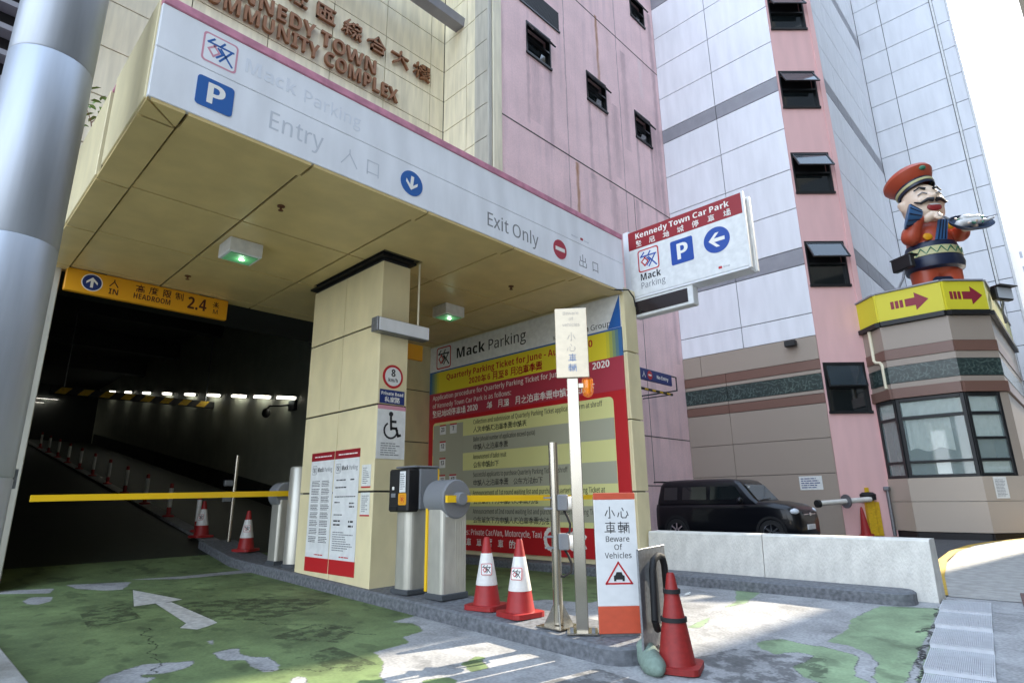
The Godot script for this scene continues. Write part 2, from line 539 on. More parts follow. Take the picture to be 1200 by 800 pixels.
func make_materials() -> void:
	var mottle := noise_tex(1, 0.008, 0.92, 1.0, 5)
	var rough_mottle := noise_tex(2, 0.012, 0.8, 1.0, 6)
	var grain := noise_tex(3, 0.06, 0.74, 1.0, 4)
	var streak := noise_tex(4, 0.012, 0.87, 1.0, 5)
	var faint := noise_tex(9, 0.012, 0.94, 1.0, 5)
	var marble := noise_tex(5, 0.02, 0.2, 1.0, 5, 512, FastNoiseLite.TYPE_SIMPLEX)
	var vein := noise_tex(6, 0.016, 0.0, 1.0, 4)
	(vein.noise as FastNoiseLite).fractal_type = FastNoiseLite.FRACTAL_RIDGED
	var vg := Gradient.new()
	vg.offsets = PackedFloat32Array([0.0, 0.6, 0.78, 0.95])
	vg.colors = PackedColorArray([hue(38, 50, 48), hue(48, 62, 59), hue(74, 90, 85), hue(120, 134, 127)])
	vein.color_ramp = vg
	var pits := bump_tex(7, 0.09, 6.0)
	var swell := bump_tex(8, 0.01, 2.0)
	worn("beige", hue(240, 225, 180), mottle, Vector3(0.5, 0.25, 0.5), 0.42, 0.0, swell, 0.12)
	worn("soffit", hue(224, 199, 138), mottle, Vector3(0.4, 0.4, 0.4), 0.35, 0.0, swell, 0.1)
	worn("facade_beige", hue(248, 238, 206), streak, Vector3(0.7, 0.08, 0.7), 0.5)
	worn("trim_grey", hue(196, 192, 178), streak, Vector3(0.9, 0.1, 0.9), 0.6)
	worn("fascia_white", hue(246, 247, 250), mottle, Vector3(0.6, 0.15, 0.6), 0.4)
	worn("fascia_pink", hue(226, 150, 172), rough_mottle, Vector3(0.8, 0.8, 0.8), 0.6)
	worn("pink", hue(236, 190, 186), faint, Vector3(0.5, 0.06, 0.5), 0.75)
	worn("pink_grey", hue(190, 152, 148), streak, Vector3(0.5, 0.06, 0.5), 0.75)
	worn("tower_white", hue(238, 239, 243), faint, Vector3(0.35, 0.06, 0.35), 0.25)
	worn("tower_grey", hue(150, 150, 156), mottle, Vector3(0.5, 0.5, 0.5), 0.4)
	worn("joint", hue(70, 68, 66), grain, Vector3.ONE, 0.9)
	worn("dark_gap", hue(28, 28, 30), grain, Vector3.ONE, 0.9)
	worn("granite", hue(186, 170, 154), grain, Vector3(2.2, 2.2, 2.2), 0.35)
	worn("granite_brown", hue(138, 102, 88), grain, Vector3(2, 2, 2), 0.3)
	var green := worn("green_marble", Color.WHITE, vein, Vector3(0.55, 0.55, 0.55), 0.22)
	green.metallic_specular = 0.5
	worn("concrete", hue(158, 158, 158), rough_mottle, Vector3(0.8, 0.8, 0.8), 0.85, 0.0, pits, 0.4)
	worn("seam", hue(112, 102, 76), grain, Vector3.ONE, 0.9)
	worn("kerb_grey", hue(128, 131, 136), noise_tex(10, 0.02, 0.62, 1.0, 6), Vector3(1.2, 1.2, 1.2), 0.7, 0.0, pits, 0.35)
	worn("asphalt", hue(92, 92, 92), rough_mottle, Vector3(1.0, 1.0, 1.0), 0.9, 0.0, pits, 0.6)
	worn("pavement", hue(176, 174, 168), rough_mottle, Vector3(0.7, 0.7, 0.7), 0.85, 0.0, pits, 0.4)
	worn("brick_red", hue(120, 92, 88), grain, Vector3(3, 3, 3), 0.85)
	worn("barrier_white", hue(228, 224, 214), streak, Vector3(0.9, 0.35, 0.9), 0.75, 0.0, pits, 0.25)
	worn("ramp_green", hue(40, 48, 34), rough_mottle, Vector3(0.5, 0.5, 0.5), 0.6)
	worn("tunnel_wall", hue(186, 188, 170), mottle, Vector3(0.3, 0.3, 0.3), 0.6)
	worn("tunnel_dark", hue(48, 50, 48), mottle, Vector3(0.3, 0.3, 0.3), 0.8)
	worn("arrow_white", hue(206, 204, 198), rough_mottle, Vector3(1.6, 1.6, 1.6), 0.75)
	var steel := worn("steel", hue(188, 181, 168), mottle, Vector3(2, 0.3, 2), 0.24, 0.95)
	steel.anisotropy_enabled = true
	steel.anisotropy = 0.4
	worn("column_silver", hue(190, 195, 203), streak, Vector3(1.2, 0.1, 1.2), 0.5, 0.75)
	worn("housing_silver", hue(206, 202, 190), mottle, Vector3(1.5, 0.6, 1.5), 0.38, 0.55)
	worn("housing_grey", hue(142, 144, 148), grain, Vector3(5, 5, 5), 0.55)
	worn("plinth_grey", hue(84, 88, 92), grain, Vector3(3, 3, 3), 0.7)
	worn("cone_red", hue(164, 36, 36), mottle, Vector3(4, 4, 4), 0.5)
	worn("cone_red_worn", hue(160, 38, 34), rough_mottle, Vector3(3, 3, 3), 0.55)
	worn("sleeve_white", hue(236, 234, 230), mottle, Vector3(5, 5, 5), 0.35)
	worn("sign_white", hue(238, 238, 236), mottle, Vector3(1.5, 1.5, 1.5), 0.35)
	worn("sign_orange_red", hue(214, 92, 62), mottle, Vector3(3, 3, 3), 0.4)
	worn("grating_steel", hue(206, 208, 212), mottle, Vector3(2, 2, 2), 0.5, 0.3)
	worn("galvanised", hue(150, 152, 156), rough_mottle, Vector3(3, 3, 3), 0.45, 0.7)
	worn("bag_green", hue(136, 156, 142), rough_mottle, Vector3(4, 4, 4), 0.8)
	worn("yellow_worn", hue(232, 186, 30), rough_mottle, Vector3(2, 2, 2), 0.55)
	worn("kerb_yellow", hue(206, 168, 60), rough_mottle, Vector3(1.5, 1.5, 1.5), 0.8)
	worn("bronze", hue(150, 104, 72), mottle, Vector3(2, 2, 2), 0.4, 0.35)
	worn("bronze_side", hue(120, 78, 52), mottle, Vector3(2, 2, 2), 0.5, 0.3)
	worn("plate_glare", hue(206, 192, 168), faint, Vector3(2, 2, 2), 0.32, 0.5)  # steel plate: its bright reflection is put into the pale colour
	paint("faded_tan", hue(176, 166, 156), 0.5)
	paint("faded_blue", hue(140, 152, 178), 0.5)
	worn("granite_pale", hue(210, 194, 176), grain, Vector3(2.2, 2.2, 2.2), 0.3)
	paint("ink_brown", hue(74, 26, 12), 0.6)
	paint("black", hue(22, 22, 24), 0.45)
	paint("rubber", hue(26, 26, 27), 0.7)
	paint("ink", hue(34, 34, 36), 0.6)
	paint("ink_grey", hue(128, 128, 130), 0.6)
	paint("ink_red", hue(176, 28, 34), 0.5)
	paint("ink_white", hue(240, 236, 228), 0.5)
	paint("faded_grey", hue(200, 203, 209), 0.5)
	paint("faded_pale", hue(226, 229, 235), 0.5)
	paint("faded_pink", hue(214, 150, 166), 0.5)
	paint("sign_blue", hue(44, 98, 168), 0.35)
	paint("blue_deep", hue(30, 74, 160), 0.35)
	paint("navy", hue(28, 48, 112), 0.4)
	paint("sign_red", hue(190, 34, 40), 0.4)
	paint("maroon", hue(150, 30, 40), 0.4)
	paint("rose_red", hue(176, 58, 74), 0.45)
	paint("arm_yellow", hue(244, 196, 20), 0.4)
	paint("poster_yellow", hue(228, 208, 50), 0.45)
	paint("poster_lime", hue(224, 220, 150), 0.45)
	paint("poster_grey", hue(176, 174, 152), 0.45)
	paint("arrow_maroon", hue(142, 34, 52), 0.5)
	paint("kiosk_yellow", hue(222, 210, 50), 0.5)
	paint("amber_sign", hue(230, 160, 24), 0.45)
	paint("window_black", hue(26, 28, 30), 0.4)
	var g := paint("glass_dark", hue(22, 28, 30), 0.05)
	g.metallic_specular = 0.9
	var gs := paint("glass_sash", hue(70, 84, 92), 0.06)
	gs.metallic_specular = 0.9
	var sash := paint("glass_open", Color(0.22, 0.26, 0.28, 0.86), 0.06)
	sash.transparency = BaseMaterial3D.TRANSPARENCY_ALPHA
	var pane := paint("glass", Color(0.8, 0.88, 0.86, 0.22), 0.03)
	pane.transparency = BaseMaterial3D.TRANSPARENCY_ALPHA
	worn("paper", hue(232, 232, 226), mottle, Vector3(3, 3, 3), 0.7)
	worn("blind", hue(214, 216, 206), streak, Vector3(1.5, 0.6, 1.5), 0.8)
	worn("interior", hue(72, 64, 50), mottle, Vector3(1, 1, 1), 0.8)
	var car := paint("car_paint", hue(6, 8, 15), 0.3)
	car.clearcoat_enabled = true
	car.clearcoat = 0.3
	car.metallic_specular = 0.35
	car.clearcoat_roughness = 0.03
	paint("chrome", hue(214, 216, 220), 0.12, 1.0)
	paint("lens", hue(206, 212, 218), 0.08)
	paint("skin_paint", hue(232, 206, 180), 0.35)
	paint("statue_orange", hue(184, 78, 50), 0.4)
	paint("statue_navy", hue(26, 36, 62), 0.35)
	paint("dish_blue", hue(36, 56, 84), 0.5)
	paint("statue_blue", hue(62, 104, 146), 0.35)
	paint("statue_band", hue(196, 192, 140), 0.45)
	paint("statue_green", hue(58, 120, 90), 0.4)
	paint("mouth_red", hue(150, 44, 44), 0.4)
	var a := paint("amber", Color(1.0, 0.62, 0.05, 0.35), 0.08)
	a.transparency = BaseMaterial3D.TRANSPARENCY_ALPHA
	paint("amber_core", hue(240, 150, 20), 0.3)
	var leaf := worn("leaf", hue(116, 148, 66), mottle, Vector3(9, 9, 9), 0.6)
	leaf.backlight_enabled = true
	leaf.backlight = Color(0.12, 0.18, 0.04)
	glow("tube_white", Color(1.0, 0.98, 0.92), 3.0)
	glow("lamp_green", Color(0.36, 0.6, 0.42), 0.1)
	worn("street_cream", hue(150, 140, 122), streak, Vector3(0.3, 0.05, 0.3), 0.8)
	worn("far_white", hue(224, 224, 224), mottle, Vector3(0.1, 0.1, 0.1), 0.8)
	paint("led_black", hue(44, 36, 38), 0.25)

# ---------------------------------------------------------------- ground
func level(x: float, z: float) -> float:
	var rise := 0.145 * maxf(0.0, -11.0 - z) if x < 8.35 else 0.0
	var a := -0.22 - 0.033 * clampf(z, -11.0, 0.0) + rise
	return lerpf(a, 0.02 + rise, clampf((x - 4.3) / 3.6, 0.0, 1.0))

func sheet(st: SurfaceTool, xs: Array, zs: Array, lift: float, uv_box := Rect2()) -> void:
	st.set_smooth_group(0)
	for i in xs.size() - 1:
		for j in zs.size() - 1:
			var q := []
			for e: Array in [[i, j], [i + 1, j], [i + 1, j + 1], [i, j], [i + 1, j + 1], [i, j + 1]]:
				q.append(Vector2(xs[e[0]], zs[e[1]]))
			for p: Vector2 in q:
				st.set_uv((p - uv_box.position) / uv_box.size if uv_box.size.x > 0.0 else p)
				st.add_vertex(Vector3(p.x, level(p.x, p.y) + lift, p.y))

func steps(a: float, b: float, by: float) -> Array:
	var out := []
	var n := int(ceil(absf(b - a) / by))
	for i in n + 1:
		out.append(lerpf(a, b, float(i) / n))
	return out

func fill(mask: PackedFloat32Array, w: int, h: int, at: Vector2, px: float, poly: Array, value: float) -> void:
	var p := PackedVector2Array()
	var top := 1e9
	var low := -1e9
	for i in range(0, poly.size(), 2):
		var q := (Vector2(poly[i], poly[i + 1]) - at) * px
		p.append(q)
		top = minf(top, q.y)
		low = maxf(low, q.y)
	for y in range(maxi(0, int(top)), mini(h, int(low) + 1)):
		var cuts := []
		for i in p.size():
			var a := p[i]
			var b := p[(i + 1) % p.size()]
			if (a.y <= y) != (b.y <= y):
				cuts.append(a.x + (b.x - a.x) * (y - a.y) / (b.y - a.y))
		cuts.sort()
		for k in range(0, cuts.size() - 1, 2):
			for x in range(maxi(0, int(cuts[k])), mini(w, int(cuts[k + 1]) + 1)):
				mask[y * w + x] = value

const DRIVE := Rect2(0.5, -12.0, 8.6, 12.2)

# green floor paint flaking off concrete: the flakes' outlines are those of the photograph
func drive_material() -> StandardMaterial3D:
	var px := 110.0
	var w := int(DRIVE.size.x * px)
	var h := int(DRIVE.size.y * px)
	var mask := PackedFloat32Array()
	mask.resize(w * h)
	var green := [
		[0.5, -12, 4.5, -12, 4.5, 0.2, 0.5, 0.2],
		[4.5, -12, 8.2, -12, 8.2, -5.3, 7.61, -4.81, 7.06, -4.66, 6.15, -4.73, 5.98, -5.27, 5.58, -5.48, 5.34, -6.16, 4.5, -6.3]]
	var bare := [
		[1.29, -5.47, 1.37, -5.61, 1.45, -5.63, 1.52, -5.71, 1.56, -5.57, 1.56, -5.39, 1.64, -5.33, 1.56, -5.25, 1.47, -5.2, 1.18, -5.24],
		[1.55, -5.73, 1.69, -5.74, 1.82, -5.65, 1.98, -5.59, 1.94, -5.49, 1.84, -5.41, 1.71, -5.38, 1.59, -5.46, 1.54, -5.59],
		[2.18, -5.72, 2.31, -5.75, 2.39, -5.7, 2.31, -5.53, 2.35, -5.38, 2.45, -5.28, 2.43, -5, 2.35, -4.87, 2.26, -4.89, 2.26, -5.11, 2.28, -5.31, 2.18, -5.4, 2.14, -5.53],
		[2.27, -6.16, 2.32, -6.14, 2.28, -5.97, 2.25, -5.97], [2.31, -4.58, 2.39, -4.64, 2.43, -4.56, 2.3, -4.33, 2.21, -4.42],
		[1.35, -9.56, 1.46, -9.81, 1.66, -9.63, 1.56, -9.3, 1.44, -9.18, 1.35, -9.31], [1.94, -10.61, 2.66, -10.3, 2.41, -9.67, 2.2, -9.77, 1.99, -10.16],
		[2.65, -10.56, 3.37, -10.4, 4.54, -10.49, 4.41, -10.12, 3.29, -10.14], [1.0, -10.71, 1.78, -10.36, 1.66, -9.98, 1.0, -10.45],
		[3.94, -5.65, 4.08, -5.45, 3.96, -5.12, 3.65, -5.06, 3.59, -4.85, 3.17, -4.8, 3.08, -4.5, 2.87, -4.24, 2.77, -4.05, 2.4, -3.6, 1.8, 0.2, 4.6, 0.2, 4.6, -5.8]]
	var isles := [
		[3.5, -4.02, 3.73, -4.1, 3.77, -4.01, 3.68, -3.99, 3.58, -3.78, 3.42, -3.81], [3.03, -3.9, 3.21, -3.84, 3.19, -3.72, 3.08, -3.63, 2.92, -3.78],
		[7.81, -2.01, 8.02, -1.51, 6.93, -1.43, 5.37, -1.31, 5.07, -1.3, 5.03, -1.34, 5.26, -1.44, 5.36, -1.52, 5.48, -1.52, 5.71, -1.55, 5.95, -1.68, 6.09, -1.85, 6.1, -2.05, 6.36, -2.04, 6.66, -2.02, 7.01, -2.1, 7.41, -2.07],
		[6.95, -1.39, 7.02, -1.29, 5.49, -1.15, 5.42, -1.24],
		[5.68, -2.52, 5.84, -2.47, 5.95, -2.39, 5.9, -2.21, 5.92, -2.02, 5.85, -1.81, 5.78, -1.72, 5.49, -1.67, 5.3, -1.61, 5.25, -1.52, 4.95, -1.44, 4.8, -1.62, 5.01, -1.76, 5.06, -1.91, 5.23, -2.04, 5.34, -2.02, 5.5, -1.99, 5.64, -2, 5.65, -2.12, 5.56, -2.23, 5.44, -2.24, 5.52, -2.34, 5.54, -2.41],
		[8.2, -3.81, 7.89, -3.37, 7.19, -3.26, 6.83, -3.35, 7.21, -3.38], [5.78, -3.26, 6.4, -3.27, 5.87, -3.15]]
	for p: Array in green: fill(mask, w, h, DRIVE.position, px, p, 1.0)
	for p: Array in bare: fill(mask, w, h, DRIVE.position, px, p, 0.0)
	for p: Array in isles: fill(mask, w, h, DRIVE.position, px, p, 1.0)
	var open_light := PackedFloat32Array()   # paler green in the open; under the canopy its shade is put into the green
	open_light.resize(w * h)
	fill(open_light, w, h, DRIVE.position, px, [4.6, -4.4, 9.1, -4.4, 9.1, 0.2, 4.6, 0.2], 1.0)
	var oil := PackedFloat32Array()   # tyre rubber and oil, each stain an outline
	oil.resize(w * h)
	for p: Array in [[2.5, -7.9, 2.75, -8.2, 3.6, -7.9, 4.1, -7.2, 3.7, -6.9, 3.0, -6.6, 2.6, -7.1], [2.7, -5.9, 3.3, -6.1, 3.6, -5.7, 3.1, -5.3], [1.7, -8.4, 2.2, -8.6, 2.1, -7.6, 1.6, -7.4], [3.2, -3.3, 4.2, -3.2, 4.0, -1.0, 2.6, -1.2], [4.5, -2.9, 5.4, -2.6, 5.6, -1.9, 4.6, -1.6], [2.6, -5.1, 3.0, -5.2, 3.0, -4.5, 2.7, -4.4]]:
		fill(oil, w, h, DRIVE.position, px, p, 1.0)
	for pass_no in 2:   # soften the outlines before breaking them up
		for y in h:
			var run := y * w
			for x in range(2, w - 2):
				mask[run + x] = (mask[run + x - 2] + mask[run + x - 1] + mask[run + x] + mask[run + x + 1] + mask[run + x + 2]) * 0.2
		for x in w:
			for y in range(2, h - 2):
				mask[y * w + x] = (mask[(y - 2) * w + x] + mask[(y - 1) * w + x] + mask[y * w + x] + mask[(y + 1) * w + x] + mask[(y + 2) * w + x]) * 0.2
	var n := FastNoiseLite.new()
	n.seed = 21
	n.frequency = 0.02
	n.fractal_octaves = 4
	var f := FastNoiseLite.new()
	f.seed = 22
	f.frequency = 0.25
	f.fractal_octaves = 2
	var data := PackedByteArray()
	data.resize(w * h * 3)
	for y in h:
		for x in w:
			var big := n.get_noise_2d(x * 0.45, y * 0.45)
			var mid := n.get_noise_2d(x * 1.9 + 500, y * 1.9)
			var fine := f.get_noise_2d(x, y)
			var m := mask[y * w + x] + mid * 0.3 + n.get_noise_2d(x * 6.0, y * 6.0 + 70) * 0.2 + fine * 0.12
			var t := clampf((m - 0.5) * 9.0 + 0.5, 0.0, 1.0)
			var gk := 1.0 + big * 0.2 + mid * 0.08 + fine * 0.08
			var ck := 1.0 + big * 0.16 + mid * 0.08 + fine * 0.14
			var dirt := clampf((n.get_noise_2d(x * 1.1 + 77, y * 0.8 + 310) - 0.2) * 1.0, 0.0, 0.22)
			gk *= 1.0 - dirt * 0.75
			ck *= 1.0 - dirt * 0.5
			var spill := clampf(oil[y * w + x] * 0.5 + mid * 1.3 + fine * 0.5 - 0.3, 0.0, 0.34) if oil[y * w + x] > 0.0 else 0.0
			gk *= 1.0 - spill
			ck *= 1.0 - spill
			var pale := open_light[y * w + x]
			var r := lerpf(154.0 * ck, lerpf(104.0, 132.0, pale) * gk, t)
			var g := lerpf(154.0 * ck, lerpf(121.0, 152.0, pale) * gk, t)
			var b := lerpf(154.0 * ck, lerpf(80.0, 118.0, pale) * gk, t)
			var rim := clampf(1.0 - absf(m - 0.43) * 16.0, 0.0, 1.0) * clampf(big * 3.0 + 0.55, 0.0, 0.85)
			var keep := 1.0 - rim * 0.75
			var i := (y * w + x) * 3
			data[i] = int(clampf(r * keep, 0, 255))
			data[i + 1] = int(clampf(g * keep, 0, 255))
			data[i + 2] = int(clampf(b * keep, 0, 255))
	var im := Image.create_from_data(w, h, false, Image.FORMAT_RGB8, data)
	var cracks := [
		[Vector2(9.0, -1.64), Vector2(8.0, -1.5), Vector2(6.9, -1.42), Vector2(5.6, -1.27), Vector2(4.6, -1.15), Vector2(3.8, -1.05)],
		[Vector2(2.0, -7.1), Vector2(1.9, -6.4), Vector2(1.75, -5.9), Vector2(1.6, -5.4)], [Vector2(2.9, -6.6), Vector2(3.3, -6.0), Vector2(3.5, -5.3)], [Vector2(3.0, -4.5), Vector2(2.6, -4.6), Vector2(2.2, -5.0)]]
	for ci in cracks.size():
		var c: Array = cracks[ci]
		for k in c.size() - 1:
			var a: Vector2 = (c[k] - DRIVE.position) * px
			var b: Vector2 = (c[k + 1] - DRIVE.position) * px
			var along := int(a.distance_to(b))
			for s in along:
				var p := a.lerp(b, float(s) / along) + Vector2(n.get_noise_2d(s * 0.9 + k * 300 + ci * 900, 5), n.get_noise_2d(s * 0.9 + k * 300 + ci * 900, 95)) * 14.0
				var half := 1 if ci else 2
				for dy in range(-half, half + 1):
					for dx in range(-half + 1, half):
						var q := Vector2i(p) + Vector2i(dx, dy)
						if q.x >= 0 and q.y >= 0 and q.x < w and q.y < h and f.get_noise_2d(q.x * 1.3, q.y * 1.3) > -0.25:
							im.set_pixelv(q, im.get_pixelv(q) * (0.6 if ci == 0 else 0.7))
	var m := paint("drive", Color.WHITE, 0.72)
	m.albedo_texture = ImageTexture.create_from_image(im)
	m.texture_repeat = false
	m.metallic_specular = 0.4
	return m

# ---------------------------------------------------------------- the place
func _ready() -> void:
	rng.seed = 7
	var cam := Camera3D.new()
	cam.name = "camera"
	cam.fov = 60.13
	cam.far = 600.0
	cam.position = Vector3(0, 1.2, 0)
	cam.rotation = Vector3(0.26121, -0.80031, -0.013508)
	add_child(cam)
	cam.current = true
	var env := Environment.new()
	env.tonemap_mode = Environment.TONE_MAPPER_LINEAR
	env.tonemap_exposure = 2.4
	env.background_mode = Environment.BG_SKY
	var sky := ProceduralSkyMaterial.new()
	sky.sky_top_color = Color(0.71, 0.795, 0.91)
	sky.sky_horizon_color = Color(0.96, 0.985, 1.0)
	sky.sky_curve = 0.25
	sky.ground_bottom_color = Color(0.30, 0.30, 0.30)
	sky.ground_horizon_color = Color(0.5, 0.5, 0.5)
	sky.sun_angle_max = 20.0
	env.sky = Sky.new()
	env.sky.sky_material = sky
	env.background_energy_multiplier = 1.8
	env.sdfgi_enabled = true
	env.ssao_enabled = true
	env.ssil_enabled = true
	var world := WorldEnvironment.new()
	world.name = "environment"
	world.environment = env
	add_child(world)
	var sun := DirectionalLight3D.new()
	sun.name = "sun"
	sun.light_energy = 1.6
	sun.light_color = Color(1.0, 0.95, 0.86)
	sun.light_angular_distance = 0.5
	sun.shadow_enabled = true
	var az := deg_to_rad(8.0)
	var el := deg_to_rad(33.0)
	var to_sun := Vector3(cos(el) * cos(az), sin(el), cos(el) * sin(az))
	sun.transform = Transform3D(Basis.looking_at(-to_sun, UP), Vector3(0, 30, 0))
	add_child(sun)
	make_materials()
	build_ground()
	build_tunnel()
	build_community_building()
	build_tower()
	build_street()
	build_canopy()
	build_sign_wall()
	build_pillar()
	build_kiosk()
	build_island_things()
	build_ramp_things()
	build_hanging_sign()
	build_car()
	build_yard_things()
	build_statue()

func build_ground() -> void:
	var st := start()
	sheet(st, [-90, -20, -2, 0.6, 2, 3.2, 4.3, 5.5, 6.7, 7.9, 8.3, 8.4, 10, 14, 20, 40, 120], [90, 20, 4, 0, -2, -4, -6, -8, -10, -11, -12, -20, -44, -90], -0.05)
	struct("ground", st, mats.asphalt)
	st = start()
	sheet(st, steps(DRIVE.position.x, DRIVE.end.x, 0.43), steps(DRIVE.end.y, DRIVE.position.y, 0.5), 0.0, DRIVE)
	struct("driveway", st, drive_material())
	st = start()
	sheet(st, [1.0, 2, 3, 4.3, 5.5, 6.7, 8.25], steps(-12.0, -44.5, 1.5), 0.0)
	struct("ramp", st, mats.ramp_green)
	# a broad white arrow, its paint scuffed
	st = start()
	for poly: Array in [[2.49, -9.51, 2.75, -8.39, 2.52, -8.31, 2.44, -8.33, 2.21, -8.31], [2.44, -8.33, 2.6, -8.3, 2.61, -6.95, 2.36, -7.0], [2.36, -7.0, 2.61, -6.96, 2.6, -6.82, 2.47, -6.72, 2.35, -6.65, 2.25, -6.83]]:
		var pts := PackedVector2Array()
		for i in range(0, poly.size(), 2):
			pts.append(Vector2(poly[i], poly[i + 1]))
		var ids := Geometry2D.triangulate_polygon(pts)
		for i in ids:
			st.set_uv(pts[i])
			st.add_vertex(Vector3(pts[i].x, level(pts[i].x, pts[i].y) + 0.005, pts[i].y))
	struct("painted_arrow", st, mats.arrow_white)
	# the island between the two lanes: a kerb with a rounded nose
	st = start()
	kerb(st, 4.3, 5.0, -2.95, -12.6, 0.14, 0.3)
	struct("island_kerb", st, mats.kerb_grey)
	# the low kerb in front of the notice wall and the concrete barrier
	st = start()
	kerb(st, 7.9, 8.36, -1.72, -10.5, 0.135, 0.2)
	struct("wall_kerb", st, mats.kerb_grey)
	# pavement to the left, under the silver column
	st = start()
	box(st, Vector3(-12, -0.5, -10.4), Vector3(0.84, 0.12, 8), 0.02)
	struct("left_pavement", st, mats.pavement)
	# pavement beyond the barrier with a yellow edge
	st = start()
	var edge := [Vector2(8.95, -1.66), Vector2(10.6, -1.95), Vector2(12.5, -2.2), Vector2(14.6, -2.35), Vector2(16.5, -2.3), Vector2(18.0, -2.05), Vector2(19.3, -1.66), Vector2(21.6, -1.2)]
	var outer := PackedVector2Array()
	for p: Vector2 in edge:
		outer.append(p)
	outer.append_array([Vector2(40, -1.2), Vector2(40, 3), Vector2(8.9, 3), Vector2(8.95, -0.95)])
	var ids := Geometry2D.triangulate_polygon(outer)
	for i in range(0, ids.size(), 3):
		var q := [outer[ids[i]], outer[ids[i + 1]], outer[ids[i + 2]]]
		var v := []
		for p: Vector2 in q:
			v.append(Vector3(p.x, 0.026 + 0.094 * smoothstep(9.2, 12.0, p.x), p.y))
		tri(st, v[0], v[1], v[2])
	struct("right_pavement", st, mats.pavement)
	st = start()
	for i in edge.size() - 1:
		var a: Vector2 = edge[i]
		var b: Vector2 = edge[i + 1]
		var n := (b - a).orthogonal().normalized() * 0.16
		if n.y > 0: n = -n
		var ya := 0.034 + 0.09 * smoothstep(9.2, 12.0, a.x)
		var yb := 0.034 + 0.09 * smoothstep(9.2, 12.0, b.x)
		face(st, Vector3(a.x, -5, a.y), Vector3(a.x, ya, a.y), Vector3(b.x, yb, b.y), Vector3(b.x + n.x * 0.3, yb - 0.005, b.y + n.y * 0.3), Vector3(a.x + n.x * 0.3, ya - 0.005, a.y + n.y * 0.3))
		face(st, Vector3(a.x, -5, a.y), Vector3(a.x + n.x * 0.3, ya - 0.005, a.y + n.y * 0.3), Vector3(b.x + n.x * 0.3, yb - 0.005, b.y + n.y * 0.3), Vector3(b.x + n.x, -0.05, b.y + n.y), Vector3(a.x + n.x, -0.05, a.y + n.y))
		var inward := -n * 0.6
		face(st, Vector3(a.x, -5, a.y), Vector3(a.x, ya + 0.002, a.y), Vector3(b.x, yb + 0.002, b.y), Vector3(b.x + inward.x, yb + 0.002, b.y + inward.y), Vector3(a.x + inward.x, ya + 0.002, a.y + inward.y))
	struct("yellow_kerb", st, mats.kerb_yellow)
	# drain covers in a row, each a steel grating in a frame
	var along := Vector3(3.3, 0, -0.36).normalized()
	var drain := thing("drain_cover", "row of pale steel drain gratings sunk in the ground at the lower right", "drain", facing(Vector3(4.3, 0.0, -0.66), along))
	var out := along.cross(UP)
	for i in 6:
		var a0 := 0.72 * i
		var g := start()
		for k in 34:
			var z := 0.42 * k / 33.0
			box(g, Vector3(a0 + 0.002, -0.03, -z - 0.0048), Vector3(a0 + 0.718, 0.012, -z + 0.0048))
		for xx: float in [a0 + 0.004, a0 + 0.704]:
			box(g, Vector3(xx, -0.03, -0.42), Vector3(xx + 0.012, -0.004, 0.0))
		var lid := obj("grating", g, mats.grating_steel, drain)
		var c := drain.transform * Vector3(a0 + 0.36, 0, -0.2)
		lid.position.y = level(c.x, c.z) + 0.012
	# a strip of red pavers at the very edge
	var pave := thing("paver_strip", "strip of dark red brick pavers beside the drain gratings", "paving", facing(Vector3(4.6, 0.0, -0.42), along))
	for i in 24:
		for j in 3:
			var c := pave.transform * Vector3(0.105 + 0.21 * i, 0, 0.06 + 0.11 * j)
			var b := part("brick", pave, mats.brick_red, 0.21 * i + 0.005, 0.21 * i + 0.205, -0.05, 0.012 + rng.randf() * 0.004, 0.11 * j + 0.004, 0.11 * j + 0.106, 0.006)
			b.position.y = level(c.x, c.z) + 0.012

# a kerb from z0 (rounded nose) to z1 that follows the floor
func kerb(st: SurfaceTool, x0: float, x1: float, z0: float, z1: float, tall: float, r: float) -> void:
	var line := PackedVector2Array()
	for i in 9:
		var a := PI / 2 * i / 8.0
		line.append(Vector2(x0 + r - r * cos(a), z0 - r + r * sin(a)))
	for i in 9:
		var a := PI / 2 * (8 - i) / 8.0
		line.append(Vector2(x1 - r + r * cos(a), z0 - r + r * sin(a)))
	var left: Array = steps(z0 - r, z1, 0.5)
	var ring := PackedVector2Array()
	for i in range(left.size() - 1, 0, -1):
		ring.append(Vector2(x0, left[i]))
	ring.append_array(line)
	for i in range(1, left.size()):
		ring.append(Vector2(x1, left[i]))
	var mid := Vector2((x0 + x1) / 2, 0)
	st.set_smooth_group(-1)
	var tops := []
	for p in ring:
		mid.y = clampf(p.y, z1, z0 - r)
		var q := p + (mid - p).normalized() * 0.025
		var y := level(p.x, p.y)
		tops.append([Vector3(p.x, y - 0.1, p.y), Vector3(p.x, y + tall - 0.02, p.y), Vector3(q.x, y + tall, q.y), Vector3(mid.x, level(mid.x, q.y) + tall, q.y)])
	for i in tops.size() - 1:
		for k in 3:
			face(st, Vector3(mid.x, -9.0, (tops[i][0].z + tops[i + 1][0].z) / 2.0), tops[i][k], tops[i + 1][k], tops[i + 1][k + 1], tops[i][k + 1])

